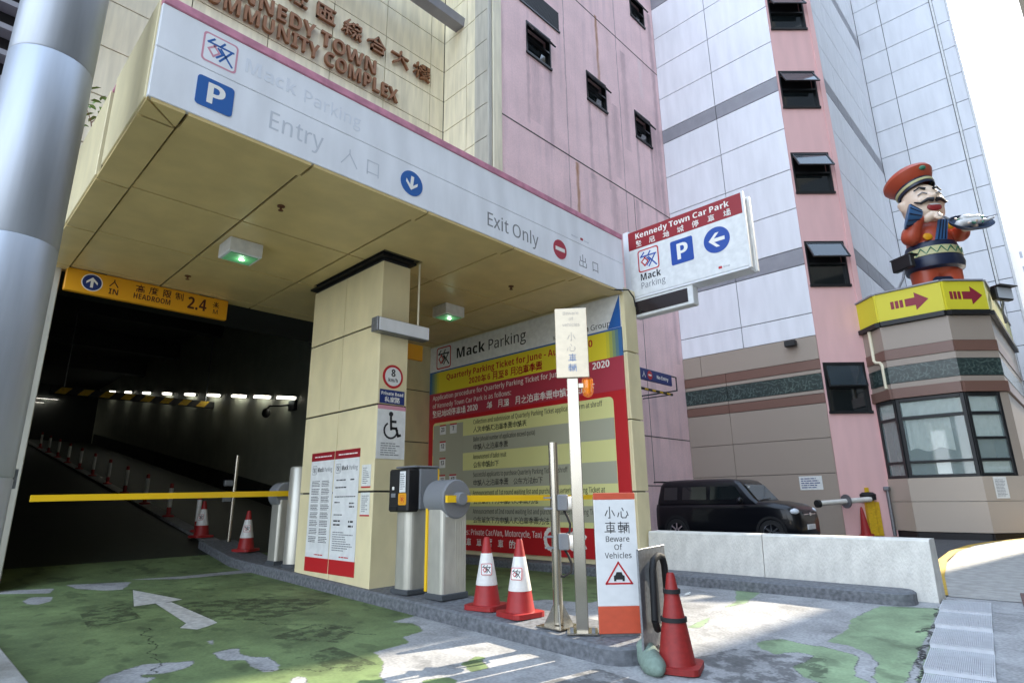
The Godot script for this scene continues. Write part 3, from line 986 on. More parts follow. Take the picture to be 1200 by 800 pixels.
# ---------------------------------------------------------------- the ramp inside
func build_tunnel() -> void:
	var t := thing("ramp_tunnel", "dark ramp hall with bare grey-green walls behind the entry barrier", "tunnel")
	part("right_wall", t, mats.tunnel_wall, 8.2, 8.5, -0.5, 8.3, -44.5, -13.0)
	part("right_wall", t, mats.tunnel_wall, 8.2, 8.5, -0.5, 5.2, -13.0, -10.8)
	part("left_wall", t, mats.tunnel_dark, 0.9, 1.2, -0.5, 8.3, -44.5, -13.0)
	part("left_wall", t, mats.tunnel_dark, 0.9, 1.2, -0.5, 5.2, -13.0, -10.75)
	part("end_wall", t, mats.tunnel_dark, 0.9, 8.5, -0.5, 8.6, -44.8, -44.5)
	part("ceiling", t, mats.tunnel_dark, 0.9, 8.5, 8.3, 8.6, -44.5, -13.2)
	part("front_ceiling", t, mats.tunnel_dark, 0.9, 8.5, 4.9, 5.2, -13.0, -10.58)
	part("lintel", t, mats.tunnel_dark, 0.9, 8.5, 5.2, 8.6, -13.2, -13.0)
	part("jamb", t, mats.trim_grey, -0.4, 1.2, -0.1, 4.6, -10.75, -10.42, 0.01)
	for j in 4:
		part("return_panel", t, mats.beige, 7.55, 8.19, 0.16 + 1.14 * j, 1.28 + 1.14 * j, -10.6, -10.575, 0.004)
	part("return_core", t, mats.joint, 7.55, 8.19, -0.1, 4.63, -10.8, -10.6)
	for i in 5:
		part("joist", t, mats.tunnel_dark, 1.2, 8.2, 7.6, 8.3, -14.0 - 5.2 * i, -13.6 - 5.2 * i)
	for i in 12:   # dark skirting climbing the wall
		var z := -13.0 - 2.6 * i
		var s := start()
		prism(s, PackedVector2Array([Vector2(-z, level(6, z) - 0.2), Vector2(-z + 2.6, level(6, z - 2.6) - 0.2), Vector2(-z + 2.6, level(6, z - 2.6) + 0.55), Vector2(-z, level(6, z) + 0.55)]), 0.0, 0.06, Vector3(8.2, 0, 0), Vector3(0, 0, -1))
		obj("skirting", s, mats.tunnel_dark, t)
	var beam := thing("headroom_beam", "black and yellow striped height bar across the dark ramp", "height bar", Transform3D(Basis(), Vector3(3.1, 4.75, -24.2)))
	part("bar", beam, mats.black, 0, 5.1, 0, 0.24, -0.1, 0.1)
	for i in 8:
		var s := start()
		prism(s, PackedVector2Array([Vector2(0.1 + 0.62 * i, 0.01), Vector2(0.4 + 0.62 * i, 0.01), Vector2(0.58 + 0.62 * i, 0.23), Vector2(0.28 + 0.62 * i, 0.23)]), 0.1, 0.104)
		obj("stripe", s, mats.yellow_worn, beam)
	for x: float in [0.35, 4.8]:
		pipe("hanger", beam, mats.galvanised, [Vector3(x, 0.22, 0), Vector3(x, 3.3, 0)], 0.02, 6)
	var first: Node3D = null
	var zs := [-17.7, -19.5, -21.5, -24.0, -26.8, -30.0, -33.4, -37.0, -40.6]
	var words := ["nearest", "second", "third", "fourth", "fifth", "sixth", "seventh", "eighth", "farthest"]
	for i in zs.size():
		var at := spot(8.1, 4.33 + 0.142 * (-17.7 - zs[i]), zs[i])
		at.basis = Basis(Vector3.RIGHT, atan(0.142))
		var label: String = "lit fluorescent batten on the ramp wall, %s of the row" % words[i]
		if first == null:
			first = thing("tube_light", label, "light", at, "fluorescent battens along the ramp wall")
			part("tray", first, mats.sign_white, 0.03, 0.1, -0.04, 0.05, -0.64, 0.64, 0.01)
			part("shade_hood", first, mats.sign_white, -0.09, 0.1, 0.052, 0.065, -0.64, 0.64)  # added to keep the tube's halo off the wall above
			pipe("tube", first, mats.tube_white, [Vector3(0, 0, -0.6), Vector3(0, 0, 0.6)], 0.04, 8)
			var l := OmniLight3D.new()
			l.name = "tube_glow"
			l.position = Vector3(-0.1, -0.06, 0)
			l.light_color = Color(0.95, 1.0, 0.95)
			l.light_energy = 0.012
			l.light_size = 0.08
			l.omni_range = 30
			l.omni_attenuation = 2.0
			l.shadow_enabled = true
			first.add_child(l)
		else:
			copy_of(first, label, at)
	var back := ["left", "right"]
	for i in 2:
		var at := spot(4.9 + 0.62 * i, 7.15 + 0.25 * i, -44.3)
		at.basis = Basis(Vector3.UP, -PI / 2)
		copy_of(first, "lit fluorescent batten on the far end wall of the ramp, the %s one" % back[i], at)

# ---------------------------------------------------------------- buildings
func window_unit(parent: Node3D, x0: float, x1: float, y0: float, y1: float, tilt: float, rail := 0.5) -> void:
	var w := Node3D.new()
	w.name = "window"
	parent.add_child(w, true)
	var f := 0.05
	part("frame", w, mats.window_black, x0, x0 + f, y0, y1, -0.16, 0.03)
	part("frame", w, mats.window_black, x1 - f, x1, y0, y1, -0.16, 0.03)
	part("frame", w, mats.window_black, x0 + f, x1 - f, y1 - f, y1, -0.16, 0.03)
	part("sill", w, mats.window_black, x0 - 0.02, x1 + 0.02, y0 - 0.03, y0 + f, -0.16, 0.06)
	var mid := lerpf(y0, y1, rail)
	part("rail", w, mats.window_black, x0 + f, x1 - f, mid - 0.03, mid + 0.03, -0.14, 0.02)
	part("pane", w, mats.glass_dark, x0 + f, x1 - f, y0 + f, mid - 0.03, -0.09, -0.08)
	var s := Node3D.new()   # the upper sash, hung from its top rail and pushed out
	s.name = "sash"
	w.add_child(s, true)
	s.position = Vector3((x0 + x1) / 2, y1 - 0.06, 0.0)
	s.rotation.x = -tilt
	var hw := (x1 - x0) / 2 - f
	var tall := y1 - 0.06 - mid
	var st := start()
	box(st, Vector3(-hw, -tall, -0.02), Vector3(-hw + 0.04, 0, 0.03))
	box(st, Vector3(hw - 0.04, -tall, -0.02), Vector3(hw, 0, 0.03))
	box(st, Vector3(-hw + 0.04, -0.04, -0.02), Vector3(hw - 0.04, 0, 0.03))
	box(st, Vector3(-hw + 0.04, -tall, -0.02), Vector3(hw - 0.04, -tall + 0.04, 0.03))
	obj("sash_frame", st, mats.window_black, s)
	part("sash_pane", s, mats.glass_open, -hw + 0.04, hw - 0.04, -tall + 0.04, -0.04, 0.0, 0.01)

func recess(parent: Node, x0: float, x1: float, y0: float, y1: float) -> void:
	part("reveal", parent, mats.dark_gap, x0 - 0.1, x1 + 0.1, y0 - 0.1, y1 + 0.1, -0.9, -0.32)

func build_community_building() -> void:
	var b := thing("community_building", "cream tiled and pink painted building with bronze lettering above the car park canopy", "building")
	# the set-back wall with the lettering: panels of cream cladding with open joints
	var wall := Node3D.new()
	wall.name = "lettered_wall"
	b.add_child(wall)
	wall.position = Vector3(0, 0, -12.75)
	part("backing", wall, mats.joint, -14, 10.7, 5.0, 26, -0.5, -0.05)
	var xs := [-5.5, -3.85, -2.17, -0.5, 1.18, 2.86, 4.59, 6.26, 7.95, 9.61, 10.15]
	for i in xs.size() - 1:
		for j in range(-6, 6):
			var y := 12.33 + 1.105 * j
			part("panel", wall, mats.facade_beige, xs[i] + 0.012, xs[i + 1] - 0.012, y + 0.012, y + 1.093, -0.05, 0.0, 0.004)
	part("upper_panel", wall, mats.facade_beige, -5.5, 10.15, 18.98, 26, -0.05, -0.002)
	for r: Array in [["KENNEDY TOWN", 3.06, 7.55, 12.93, 0.43], ["COMMUNITY COMPLEX", 2.72, 8.34, 12.40, 0.41]]:
		var t := type("lettering", wall, mats.bronze, r[0], r[1], r[3], r[4], 0.03, "bold", false, 1.0, 0.09)
		var w: float = t.mesh.get_aabb().size.x
		t.scale.x = (r[2] - r[1]) / w
	brush("characters", wall, mats.bronze, "社區綜合大樓", 4.85, 13.72, 0.52, 0.81, 0.1, 0.03, 0.09, 1.18)
	# the dark trough of lamps over the lettering
	var trough := start()
	prism(trough, PackedVector2Array([Vector2(0.55, 15.75), Vector2(0.95, 15.72), Vector2(1.0, 16.0), Vector2(0.6, 16.05)]), -10.25, 6.0, Vector3(0, 0, -12.75), Vector3(0, 0, 1), Vector3.UP)
	obj("lamp_trough", trough, mats.tower_grey, b)
	var low := start()
	box(low, Vector3(-3, 11.55, -12.1), Vector3(1.92, 11.85, -11.75), 0.03)
	obj("lamp_trough", low, mats.black, b)
	# the return wall, at right angles
	var ret := Node3D.new()
	ret.name = "return_wall"
	b.add_child(ret)
	ret.transform = facing(Vector3(10.16, 0, -12.75), Vector3(0, 0, 1))
	part("backing", ret, mats.joint, -0.1, 2.1, 5, 26, -0.4, -0.04)
	for j in range(-2, 9):
		var y := 12.33 + 1.105 * j
		part("panel", ret, mats.facade_beige, 0.006, 1.08, y + 0.012, y + 1.093, -0.04, 0.0, 0.004)
		part("panel", ret, mats.facade_beige, 1.104, 1.48, y + 0.012, y + 1.093, -0.04, 0.0, 0.004)
		part("panel", ret, mats.trim_grey, 1.5, 2.15, y + 0.012, y + 1.093, -0.04, 0.03, 0.004)
	# the pink rendered wall with its three awning windows and a louvre
	var pink := Node3D.new()
	pink.name = "pink_wall"
	b.add_child(pink)
	pink.position = Vector3(10.16, 0, -10.58)
	part("corner_strip", pink, mats.facade_beige, 0.05, 0.42, 4.6, 26, -0.06, 0.05, 0.02)
	part("corner_strip", pink, mats.trim_grey, -0.12, 0.03, 4.6, 26, -0.06, 0.03, 0.02)
	var holes := [[1.58, 2.78, 14.97, 16.2], [4.76, 5.96, 14.93, 16.15], [7.9, 9.06, 14.88, 16.12], [1.1, 3.28, 16.85, 17.66], [8.2, 9.3, 20.9, 22.1]]
	var ground := start()
	holed(ground, 0.44, 10.5, 0.0, 26.0, holes, 0.3)
	var rust := hue(150, 96, 54)
	var soot := hue(104, 84, 92)
	var runs := [[5.57, 6.9, 9.95, 0.11, rust, 0.85], [3.98, 13.95, 16.6, 0.11, rust, 0.85], [3.55, 3, 26, 0.035, soot, 0.6], [6.88, 3, 26, 0.035, soot, 0.6], [6.5, 10.4, 13.5, 0.3, soot, 0.25], [7.3, 7.5, 12, 0.24, soot, 0.3], [9.3, 9.9, 14, 0.3, soot, 0.3], [9.7, 4, 20, 0.2, soot, 0.35],
		[2.0, 11.1, 13.4, 0.4, soot, 0.22], [1.62, 11.0, 13.6, 0.1, soot, 0.3], [2.75, 11.0, 14.0, 0.12, soot, 0.35], [4.85, 11.1, 14.2, 0.12, soot, 0.35], [5.9, 11.1, 14.2, 0.12, soot, 0.4], [7.95, 11.1, 14.2, 0.1, soot, 0.35], [9.0, 11.1, 14.6, 0.12, soot, 0.4], [8.6, 7.1, 9, 0.2, hue(235, 225, 225), 0.4], [6.1, 13.95, 18, 0.3, soot, 0.25], [7.6, 13.95, 17, 0.2, soot, 0.3], [4.9, 14, 17, 0.25, soot, 0.2]]
	var o := obj("render", ground, stained_wall("pink_stained", hue(242, 208, 208), hue(182, 156, 164), 10.0, 26.0, runs, 31, 0.8), pink)
	(o.material_override as StandardMaterial3D).uv1_offset = Vector3(0, 0, 0)
	for y: float in [12.13, 18.97]:
		part("groove", pink, mats.joint, 0.44, 10.04, y - 0.02, y + 0.02, 0.0, 0.006)
	for i in 3:
		var h: Array = holes[i]
		window_unit(pink, h[0], h[1], h[2], h[3], 0.55, 0.52)
		recess(pink, h[0], h[1], h[2], h[3])
	window_unit(pink, 8.2, 9.3, 20.9, 22.1, 0.5)
	recess(pink, 8.2, 9.3, 20.9, 22.1)
	recess(pink, 1.1, 3.28, 16.85, 17.66)
	for i in 14:
		part("louvre_blade", pink, mats.black, 1.1, 3.28, 16.87 + 0.056 * i, 16.9 + 0.056 * i, -0.12, 0.02)
	part("frame", pink, mats.window_black, 1.06, 3.32, 16.79, 16.85, -0.1, 0.04)
	# lower pink wall behind the canopy, in grey shade
	part("panel_line", pink, mats.joint, 0.44, 10.04, 3.16, 3.19, 0.0, 0.005)
	part("panel_line", pink, mats.joint, 0.44, 10.04, 1.55, 1.58, 0.0, 0.005)
	part("panel_line", pink, mats.joint, 7.4, 7.42, 1.6, 12.1, 0.0, 0.005)
	# louvred corner above the silver column
	var lou := Node3D.new()
	lou.name = "louvre_bay"
	b.add_child(lou)
	lou.position = Vector3(0, 0, -12.5)
	part("backing", lou, mats.dark_gap, -6, 0.3, 7, 16, -0.2, 0.05)
	for i in 18:
		part("louvre_blade", lou, mats.tower_grey, -6, 0.32, 7.2 + 0.5 * i, 7.3 + 0.5 * i, 0.05, 0.35)
	part("roof", b, mats.concrete, -6, 10.1, 5.21, 5.4, -12.7, -10.57)

func clad(parent: Node, m: Material, x0: float, x1: float, xs: Array, ys: Array, grey_at: Array, z := 0.0) -> void:
	var cols := [x0] + xs + [x1]
	for j in ys.size() - 1:
		for i in cols.size() - 1:
			part("panel", parent, mats.tower_grey if grey_at.has(j) else m, cols[i] + 0.012, cols[i + 1] - 0.012, ys[j] + 0.014, ys[j + 1] - 0.014, z - 0.05, z, 0.004)

func build_tower() -> void:
	var t := thing("tiled_tower", "tall white tiled tower with a pink strip of black awning windows and stone base", "building")
	# the face that comes forward from the pink wall, x = 20.2, seen from the left
	var w := Node3D.new()
	w.name = "white_wall"
	t.add_child(w)
	w.transform = facing(Vector3(20.2, 0, -10.58), Vector3(0, 0, 1))
	part("backing", w, mats.joint, 0.0, 4.77, -0.3, 34, -0.5, -0.05)
	var ys := [6.23, 7.0, 8.72, 9.33, 10.8, 12.3, 13.95, 15.55, 16.15, 17.7, 19.3, 20.8, 22.4, 23.0, 24.6, 26.2, 27.8, 29.4]
	clad(w, mats.tower_white, 0.0, 4.78, [2.38], ys, [2, 7, 12])
	for p: Array in [[mats.granite, 5.44, 6.23], [mats.granite_brown, 5.11, 5.44], [mats.granite, 4.98, 5.11], [mats.green_marble, 4.45, 4.98], [mats.granite, 4.33, 4.45], [mats.granite_brown, 4.02, 4.33], [mats.granite, 2.93, 4.02], [mats.granite, 1.85, 2.93], [mats.granite, 0.0, 1.85]]:
		var split := [0.0, 0.72, 4.78] if p[1] > 5.4 else [0.0, 1.62, 4.78]
		for k in 2:
			part("stone", w, p[0], split[k] + 0.006, split[k + 1] - 0.006, p[1] + 0.008, p[2] - 0.008, -0.05, 0.02 if p[0] != mats.granite else 0.012, 0.004)
	# the chamfer: pink with a window on each storey
	var c := Node3D.new()
	c.name = "pink_chamfer"
	t.add_child(c)
	c.transform = facing(Vector3(20.2, 0, -5.79), Vector3(1, 0, 1))
	var holes := [[0.06, 1.4, 3.69, 5.31]]
	for k in 7:
		holes.append([0.06, 1.4, 7.92 + 3.43 * k, 9.53 + 3.41 * k])
	var st := start()
	holed(st, 0.0, 1.7, -0.2, 34.0, holes, 0.3)
	obj("render", st, mats.pink, c)
	for i in holes.size():
		var h: Array = holes[i]
		window_unit(c, h[0], h[1], h[2], h[3], 0.16 if i == 0 else 0.52, 0.5)
		recess(c, h[0], h[1], h[2], h[3])
	part("strip", c, mats.pink, 1.52, 1.7, -0.2, 34, 0.0, 0.05, 0.01)
	# white wall running back along the street, then the next block coming forward
	var d := Node3D.new()
	d.name = "side_wall"
	t.add_child(d)
	d.transform = facing(Vector3(21.4, 0, -4.59), Vector3(1, 0, 0))
	part("backing", d, mats.joint, 0.0, 9.0, -0.3, 34, -0.5, -0.05)
	clad(d, mats.tower_white, 0.0, 8.38, [1.7, 3.4, 5.1, 6.8], ys, [2, 7, 12])
	part("panel", d, mats.granite, 0.0, 8.38, 0, 6.2, -0.05, 0.0)
	var e := Node3D.new()
	e.name = "forward_wall"
	t.add_child(e)
	e.transform = facing(Vector3(29.8, 0, -4.59), Vector3(0, 0, 1))
	part("backing", e, mats.joint, 0.0, 3.6, -0.3, 34, -12, -0.05)
	var far_ys := []
	for k in 24:
		far_ys.append(1.2 + 1.38 * k)
	clad(e, mats.tower_white, 0.0, 3.0, [1.06], far_ys, [])
	for j in far_ys.size() - 1:
		part("panel", e, mats.tower_white, 3.11, 3.55, far_ys[j] + 0.014, far_ys[j + 1] - 0.014, -0.05, 0.0, 0.004)
	part("fin", e, mats.sign_white, 3.02, 3.1, 0, 34, -0.05, 0.14)
	part("fin", e, mats.sign_white, 3.56, 3.64, 0, 34, -0.05, 0.14)
	part("end_cladding", e, mats.tower_white, 3.6, 3.63, 0, 34, -12, -0.06)

func build_street() -> void:
	# unseen blocks shaped for the light: one bounds the sun gap, one dims
	var far := thing("sun_gap_block", "unseen block beyond the tower, set to leave a gap of sun on the lane", "building", facing(Vector3(36, 0, 1.55), Vector3(-0.21, 0, 0.978)))
	part("wall", far, mats.street_cream, 0, 26, 0, 40, -24, 0)
	for j in 11:
		for i in 7:
			var wn := part("window", far, mats.glass_dark, 1.2 + 3.6 * i, 3.2 + 3.6 * i, 2.0 + 3.4 * j, 3.8 + 3.4 * j, -0.2, 0.02)
			part("sill", wn, mats.far_white, 1.1 + 3.6 * i, 3.3 + 3.6 * i, 1.9 + 3.4 * j, 2.0 + 3.4 * j, 0.0, 0.12)
	var opp := thing("opposite_block", "cream block with rows of windows across the road", "building", facing(Vector3(26, 0, 14), Vector3(-1, 0, 0)))
	part("wall", opp, mats.street_cream, 0, 38, 0, 44, -12, 0)
	for j in 11:
		for i in 9:
			var wn := part("window", opp, mats.glass_dark, 1.2 + 3.8 * i, 3.4 + 3.8 * i, 2.4 + 3.5 * j, 4.3 + 3.5 * j, -0.2, 0.02)
			part("sill", wn, mats.far_white, 1.1 + 3.8 * i, 3.5 + 3.8 * i, 2.3 + 3.5 * j, 2.4 + 3.5 * j, 0.0, 0.14)
	# a housing block far down the street, pale with distance
	var tower := thing("distant_block", "pale distant housing block low beside the tower at the right edge", "building", facing(Vector3(150, 0, -4.6), Vector3(0, 0, 1)))
	part("wall", tower, mats.far_white, 0, 30, 0, 50, -14, 0)
	for j in 15:
		for i in 5:
			part("window", tower, mats.tower_grey, 0.6 + 2.2 * i, 1.6 + 2.2 * i, 3.0 + 3.1 * j, 4.4 + 3.1 * j, -0.1, 0.03)

# ---------------------------------------------------------------- the canopy
func arrow_points(s: float) -> PackedVector2Array:   # points down
	var out := PackedVector2Array()
	for p: Vector2 in [Vector2(0, -0.8), Vector2(0.72, -0.08), Vector2(0.72, 0.28), Vector2(0.18, -0.24), Vector2(0.18, 0.8), Vector2(-0.18, 0.8), Vector2(-0.18, -0.24), Vector2(-0.72, 0.28), Vector2(-0.72, -0.08)]:
		out.append(p * s)
	return out

func moved(pts: PackedVector2Array, x: float, y: float, turn := 0.0) -> PackedVector2Array:
	var out := PackedVector2Array()
	for p in pts:
		out.append(p.rotated(turn) + Vector2(x, y))
	return out

func build_canopy() -> void:
	var c := thing("entrance_canopy", "deep beige canopy with a white lettered fascia and pink top edge over both lanes", "canopy")
	# soffit panels in a grid with dark joints, under a dark backing
	part("edge_backing", c, mats.seam, 0.99, 8.2, 4.657, 4.659, -5.6, -5.3)
	part("backing", c, mats.seam, 0.99, 8.2, 4.66, 5.5, -10.56, -5.36)
	var g := 0.014
	var xs := [1.275, 2.49, 4.0, 5.51, 7.06, 8.19]
	var zs := [-5.585, -7.135, -8.69, -10.24, -10.57]
	for i in xs.size() - 1:
		for j in zs.size() - 1:
			if i == 2 and (j == 0 or j == 1):
				continue
			part("soffit_panel", c, mats.soffit, xs[i] + g, xs[i + 1] - g, 4.62, 4.655, zs[j + 1] + g, zs[j] - g, 0.004)
	# the two panels that are cut round the pillar
	for r: Array in [[4.0, 5.51, -6.62, -5.585], [4.0, 4.27, -7.135, -6.62], [4.95, 5.51, -7.135, -6.62], [4.0, 4.27, -8.69, -7.135], [4.95, 5.51, -8.69, -7.135]]:
		part("soffit_panel", c, mats.soffit, r[0] + (g if r[0] == 4.0 else 0.0), r[1] - (g if r[1] == 5.51 else 0.0), 4.62, 4.655, r[2] + (g if r[2] in [-7.135, -8.69] else 0.0), r[3] - (g if r[3] in [-5.585, -7.135] else 0.0))
	for i in xs.size():   # edge strips along the front, mitred at the corner
		var a: float = 0.955 if i == 0 else xs[i - 1]
		var b: float = xs[i]
		var s := start()
		var outline := PackedVector2Array([Vector2(0.985, 5.29), Vector2(1.275 - g, 5.29), Vector2(1.275 - g, 5.574 - g)])
		if i:
			outline = PackedVector2Array([Vector2(a + g, 5.29), Vector2(b - g, 5.29), Vector2(b - g, 5.585 - g), Vector2(a + g, 5.585 - g)])
		prism(s, outline, -0.035, 0.0, Vector3(0, 4.62, 0), Vector3.RIGHT, Vector3(0, 0, -1))
		obj("soffit_edge", s, mats.soffit, c)
	for j in zs.size():
		var a: float = -5.285 if j == 0 else zs[j - 1]
		var b: float = zs[j]
		var s := start()
		var outline := PackedVector2Array([Vector2(0.957, 5.298), Vector2(1.275 - g * 2, 5.585 - g), Vector2(0.957, 5.585 - g)])
		if j:
			outline = PackedVector2Array([Vector2(0.957, -a + g), Vector2(1.275 - g, -a + g), Vector2(1.275 - g, -b - g), Vector2(0.957, -b - g)])
		prism(s, outline, -0.035, 0.0, Vector3(0, 4.62, 0), Vector3.RIGHT, Vector3(0, 0, -1))
		obj("soffit_edge", s, mats.soffit, c)
	# fascia: a lower and an upper white panel, pink capping above
	part("fascia_panel", c, mats.fascia_white, 0.955, 8.25, 4.618, 5.132, -5.34, -5.28, 0.006)
	part("fascia_panel", c, mats.fascia_white, 0.955, 8.25, 5.136, 5.598, -5.34, -5.281, 0.006)
	part("pink_capping", c, mats.fascia_pink, 0.955, 8.27, 5.6, 5.7, -5.36, -5.272, 0.01)
	part("pink_capping", c, mats.fascia_pink, 0.955, 8.27, 5.66, 5.695, -10.5, -5.365, 0.01)
	part("end_panel", c, mats.beige, 0.94, 0.985, 4.624, 5.68, -6.86, -5.345, 0.006)
	part("end_panel", c, mats.beige, 0.94, 0.985, 4.624, 5.68, -10.5, -7.12, 0.006)
	part("end_gap", c, mats.joint, 0.99, 1.0, 4.66, 5.6, -7.14, -6.84)
	# what is written on the fascia, much of it faded
	var f := Node3D.new()
	f.name = "fascia_lettering"
	c.add_child(f)
	f.position = Vector3(0, 0, -5.28)
	emblem(f, 1.475, 5.37, 0.32, 0.0, mats.faded_pink, mats.sign_blue, mats.fascia_white)
	var t := type("lettering", f, mats.faded_pale, "Mack", 1.7, 5.30, 0.15, 0.0, "bold")
	t = type("lettering", f, mats.faded_pale, "Parking", 2.31, 5.28, 0.15, 0.0)
	shape("parking_sign", f, mats.sign_blue, round_rect(1.315, 1.645, 4.735, 5.045, 0.035), 0.0, 0.006)
	type("parking_letter", f, mats.ink_white, "P", 1.485, 4.785, 0.21, 0.006, "bold", true, 1.15)
	t = type("lettering", f, mats.ink_grey, "Entry", 1.975, 4.80, 0.2, 0.0, "plain", false, 0.93)
	t.material_override = mats.faded_grey
	brush("characters", f, mats.faded_grey, "入口", 2.77, 4.755, 0.24, 0.3, 0.055)
	shape("arrow_disc", f, mats.sign_blue, disc_points(0.16, 40, 3.74, 4.885), 0.0, 0.006)
	shape("arrow", f, mats.ink_white, moved(arrow_points(0.115), 3.74, 4.885, -0.1), 0.006, 0.009)
	t = type("lettering", f, mats.ink_grey, "Exit Only", 4.97, 4.765, 0.2, 0.0, "plain", false, 0.95)
	shape("no_entry_disc", f, mats.rose_red, disc_points(0.155, 40, 6.52, 4.88), 0.0, 0.006)
	shape("no_entry_bar", f, mats.ink_white, round_rect(6.41, 6.63, 4.85, 4.91, 0.005), 0.006, 0.009)
	brush("characters", f, mats.ink_grey, "出口", 6.97, 4.75, 0.22, 0.33, 0.06)
	shape("small_mark", f, mats.rose_red, round_rect(7.05, 7.12, 5.21, 5.25, 0.015), 0.0, 0.003)
	type("lettering", f, mats.faded_grey, "Member", 6.82, 5.21, 0.03, 0.0)
	type("lettering", f, mats.faded_grey, "Group", 7.15, 5.21, 0.03, 0.0)
	# two square lamps and the sprinkler heads hang from the soffit
	var lamp := thing("soffit_lamp", "square ceiling lamp with green glass over the entry lane", "lamp", spot(2.78, 4.62, -7.85), "square lamps under the canopy")
	part("housing", lamp, mats.sign_white, -0.22, 0.22, -0.2, -0.001, -0.2, 0.2, 0.01)
	part("glass", lamp, mats.lamp_green, -0.18, 0.18, -0.212, -0.2, -0.16, 0.16, 0.004)
	var bulb := start()
	ball(bulb, Vector3(0.02, -0.218, 0.0), Vector3(0.04, 0.008, 0.03), 10)
	obj("bulb", bulb, mats.tube_white, lamp)
	var lit := OmniLight3D.new()
	lit.name = "bulb_glow"
	lit.position = Vector3(0.02, -0.26, 0)
	lit.light_color = Color(0.85, 1.0, 0.88)
	lit.light_energy = 0.01
	lit.light_size = 0.04
	lit.omni_range = 12
	lit.omni_attenuation = 2.0
	lit.shadow_enabled = true
	lamp.add_child(lit)
	copy_of(lamp, "square ceiling lamp with green glass over the exit lane", spot(6.58, 4.62, -8.0))
	var head := thing("sprinkler_head", "small bronze sprinkler under the canopy near the fascia lettering for entry", "sprinkler", spot(2.67, 4.62, -6.41), "sprinklers under the canopy")
	turned("rose", head, mats.bronze_side, [[0.0, 0.0], [0.045, -0.002], [0.045, -0.012], [0.014, -0.016], [0.012, -0.05], [0.03, -0.056], [0.03, -0.062], [0.0, -0.064]], 12)
	copy_of(head, "small bronze sprinkler between the square lamp and the yellow height sign", spot(2.65, 4.62, -9.58))
	copy_of(head, "small bronze sprinkler over the exit lane", spot(6.62, 4.62, -6.43))
	# the yellow height limit sign
	var h := thing("height_sign", "yellow hanging height limit sign over the entry lane", "sign", Transform3D(Basis(), Vector3(1.25, 4.26, -10.36)))
	part("board", h, mats.amber_sign, 0, 2.31, 0, 0.35, -0.09, 0.0, 0.01)
	for x: float in [0.38, 1.95]:
		part("hanger", h, mats.galvanised, x - 0.03, x + 0.03, 0.35, 0.36, -0.06, -0.02)
		part("hanger_plate", h, mats.black, x - 0.12, x + 0.12, 0.345, 0.355, -0.075, -0.005)
	shape("disc", h, mats.ink_white, disc_points(0.135, 32, 0.33, 0.18), 0.0, 0.003)
	shape("disc_ground", h, mats.navy, disc_points(0.122, 32, 0.33, 0.18), 0.002, 0.005)
	shape("arrow", h, mats.ink_white, moved(arrow_points(0.1), 0.33, 0.18, PI), 0.005, 0.008)
	brush("characters", h, mats.ink_brown, "入", 0.54, 0.18, 0.13, 0.15, 0.12)
	type("lettering", h, mats.ink_brown, "IN", 0.55, 0.06, 0.085, 0.0, "bold")
	brush("characters", h, mats.ink_brown, "高度限制", 0.9, 0.185, 0.125, 0.19, 0.1)
	type("lettering", h, mats.ink_brown, "HEADROOM", 0.88, 0.07, 0.085, 0.0, "bold", false, 0.8)
	type("lettering", h, mats.ink_brown, "2.4", 1.66, 0.08, 0.2, 0.0, "bold", false, 0.78)
	brush("characters", h, mats.ink_brown, "米", 2.06, 0.185, 0.1, 0.1, 0.12)
	type("lettering", h, mats.ink_brown, "M", 2.065, 0.07, 0.08, 0.0)
	# the silver column at the left edge
	var col := thing("silver_column", "large round silver clad column at the left edge", "column", spot(0.32, 0.12, -5.59))
	for y: Array in [[0.0, 1.27], [1.27, 3.0], [3.0, 4.58], [4.58, 6.7], [6.7, 9.5], [9.5, 16.0]]:
		turned("cladding", col, mats.column_silver, [[0.276, y[0]], [0.283, y[0] + 0.012], [0.283, y[1] - 0.012], [0.276, y[1]]], 48)
	part("clip", col, mats.galvanised, 0.26, 0.31, 1.2, 1.34, -0.12, -0.06)
	# a weed that has rooted on the canopy's roof
	var plant := thing("rooftop_weed", "small leafy weed growing on the canopy roof by the silver column", "plant", spot(1.0, 5.68, -8.3))
	pipe("stem", plant, mats.bronze_side, [Vector3.ZERO, Vector3(-0.05, 0.2, 0.02), Vector3(-0.16, 0.42, 0.05)], 0.008, 6, 0.003)
	pipe("stem", plant, mats.bronze_side, [Vector3(-0.04, 0.18, 0.02), Vector3(0.06, 0.36, 0.03), Vector3(0.1, 0.5, 0.0)], 0.006, 6, 0.003)
	for i in 46:
		var s := start()
		var at := Vector3(rng.randf_range(-0.34, 0.2), rng.randf_range(0.1, 0.62), rng.randf_range(-0.2, 0.2))
		var bs := Basis.from_euler(Vector3(rng.randf_range(-0.6, 0.6), rng.randf() * TAU, rng.randf_range(-0.7, 0.7)))
		var l := rng.randf_range(0.08, 0.16)
		var pts := [Vector3(0, 0, 0), Vector3(l * 0.35, 0.012, l * 0.28), Vector3(l * 0.75, 0.008, l * 0.2), Vector3(l, -0.01, 0), Vector3(l * 0.75, 0.008, -l * 0.2), Vector3(l * 0.35, 0.012, -l * 0.28)]
		for k in range(1, 5):
			tri(s, at + bs * pts[0], at + bs * pts[k], at + bs * pts[k + 1])
		obj("leaf", s, mats.leaf, plant)

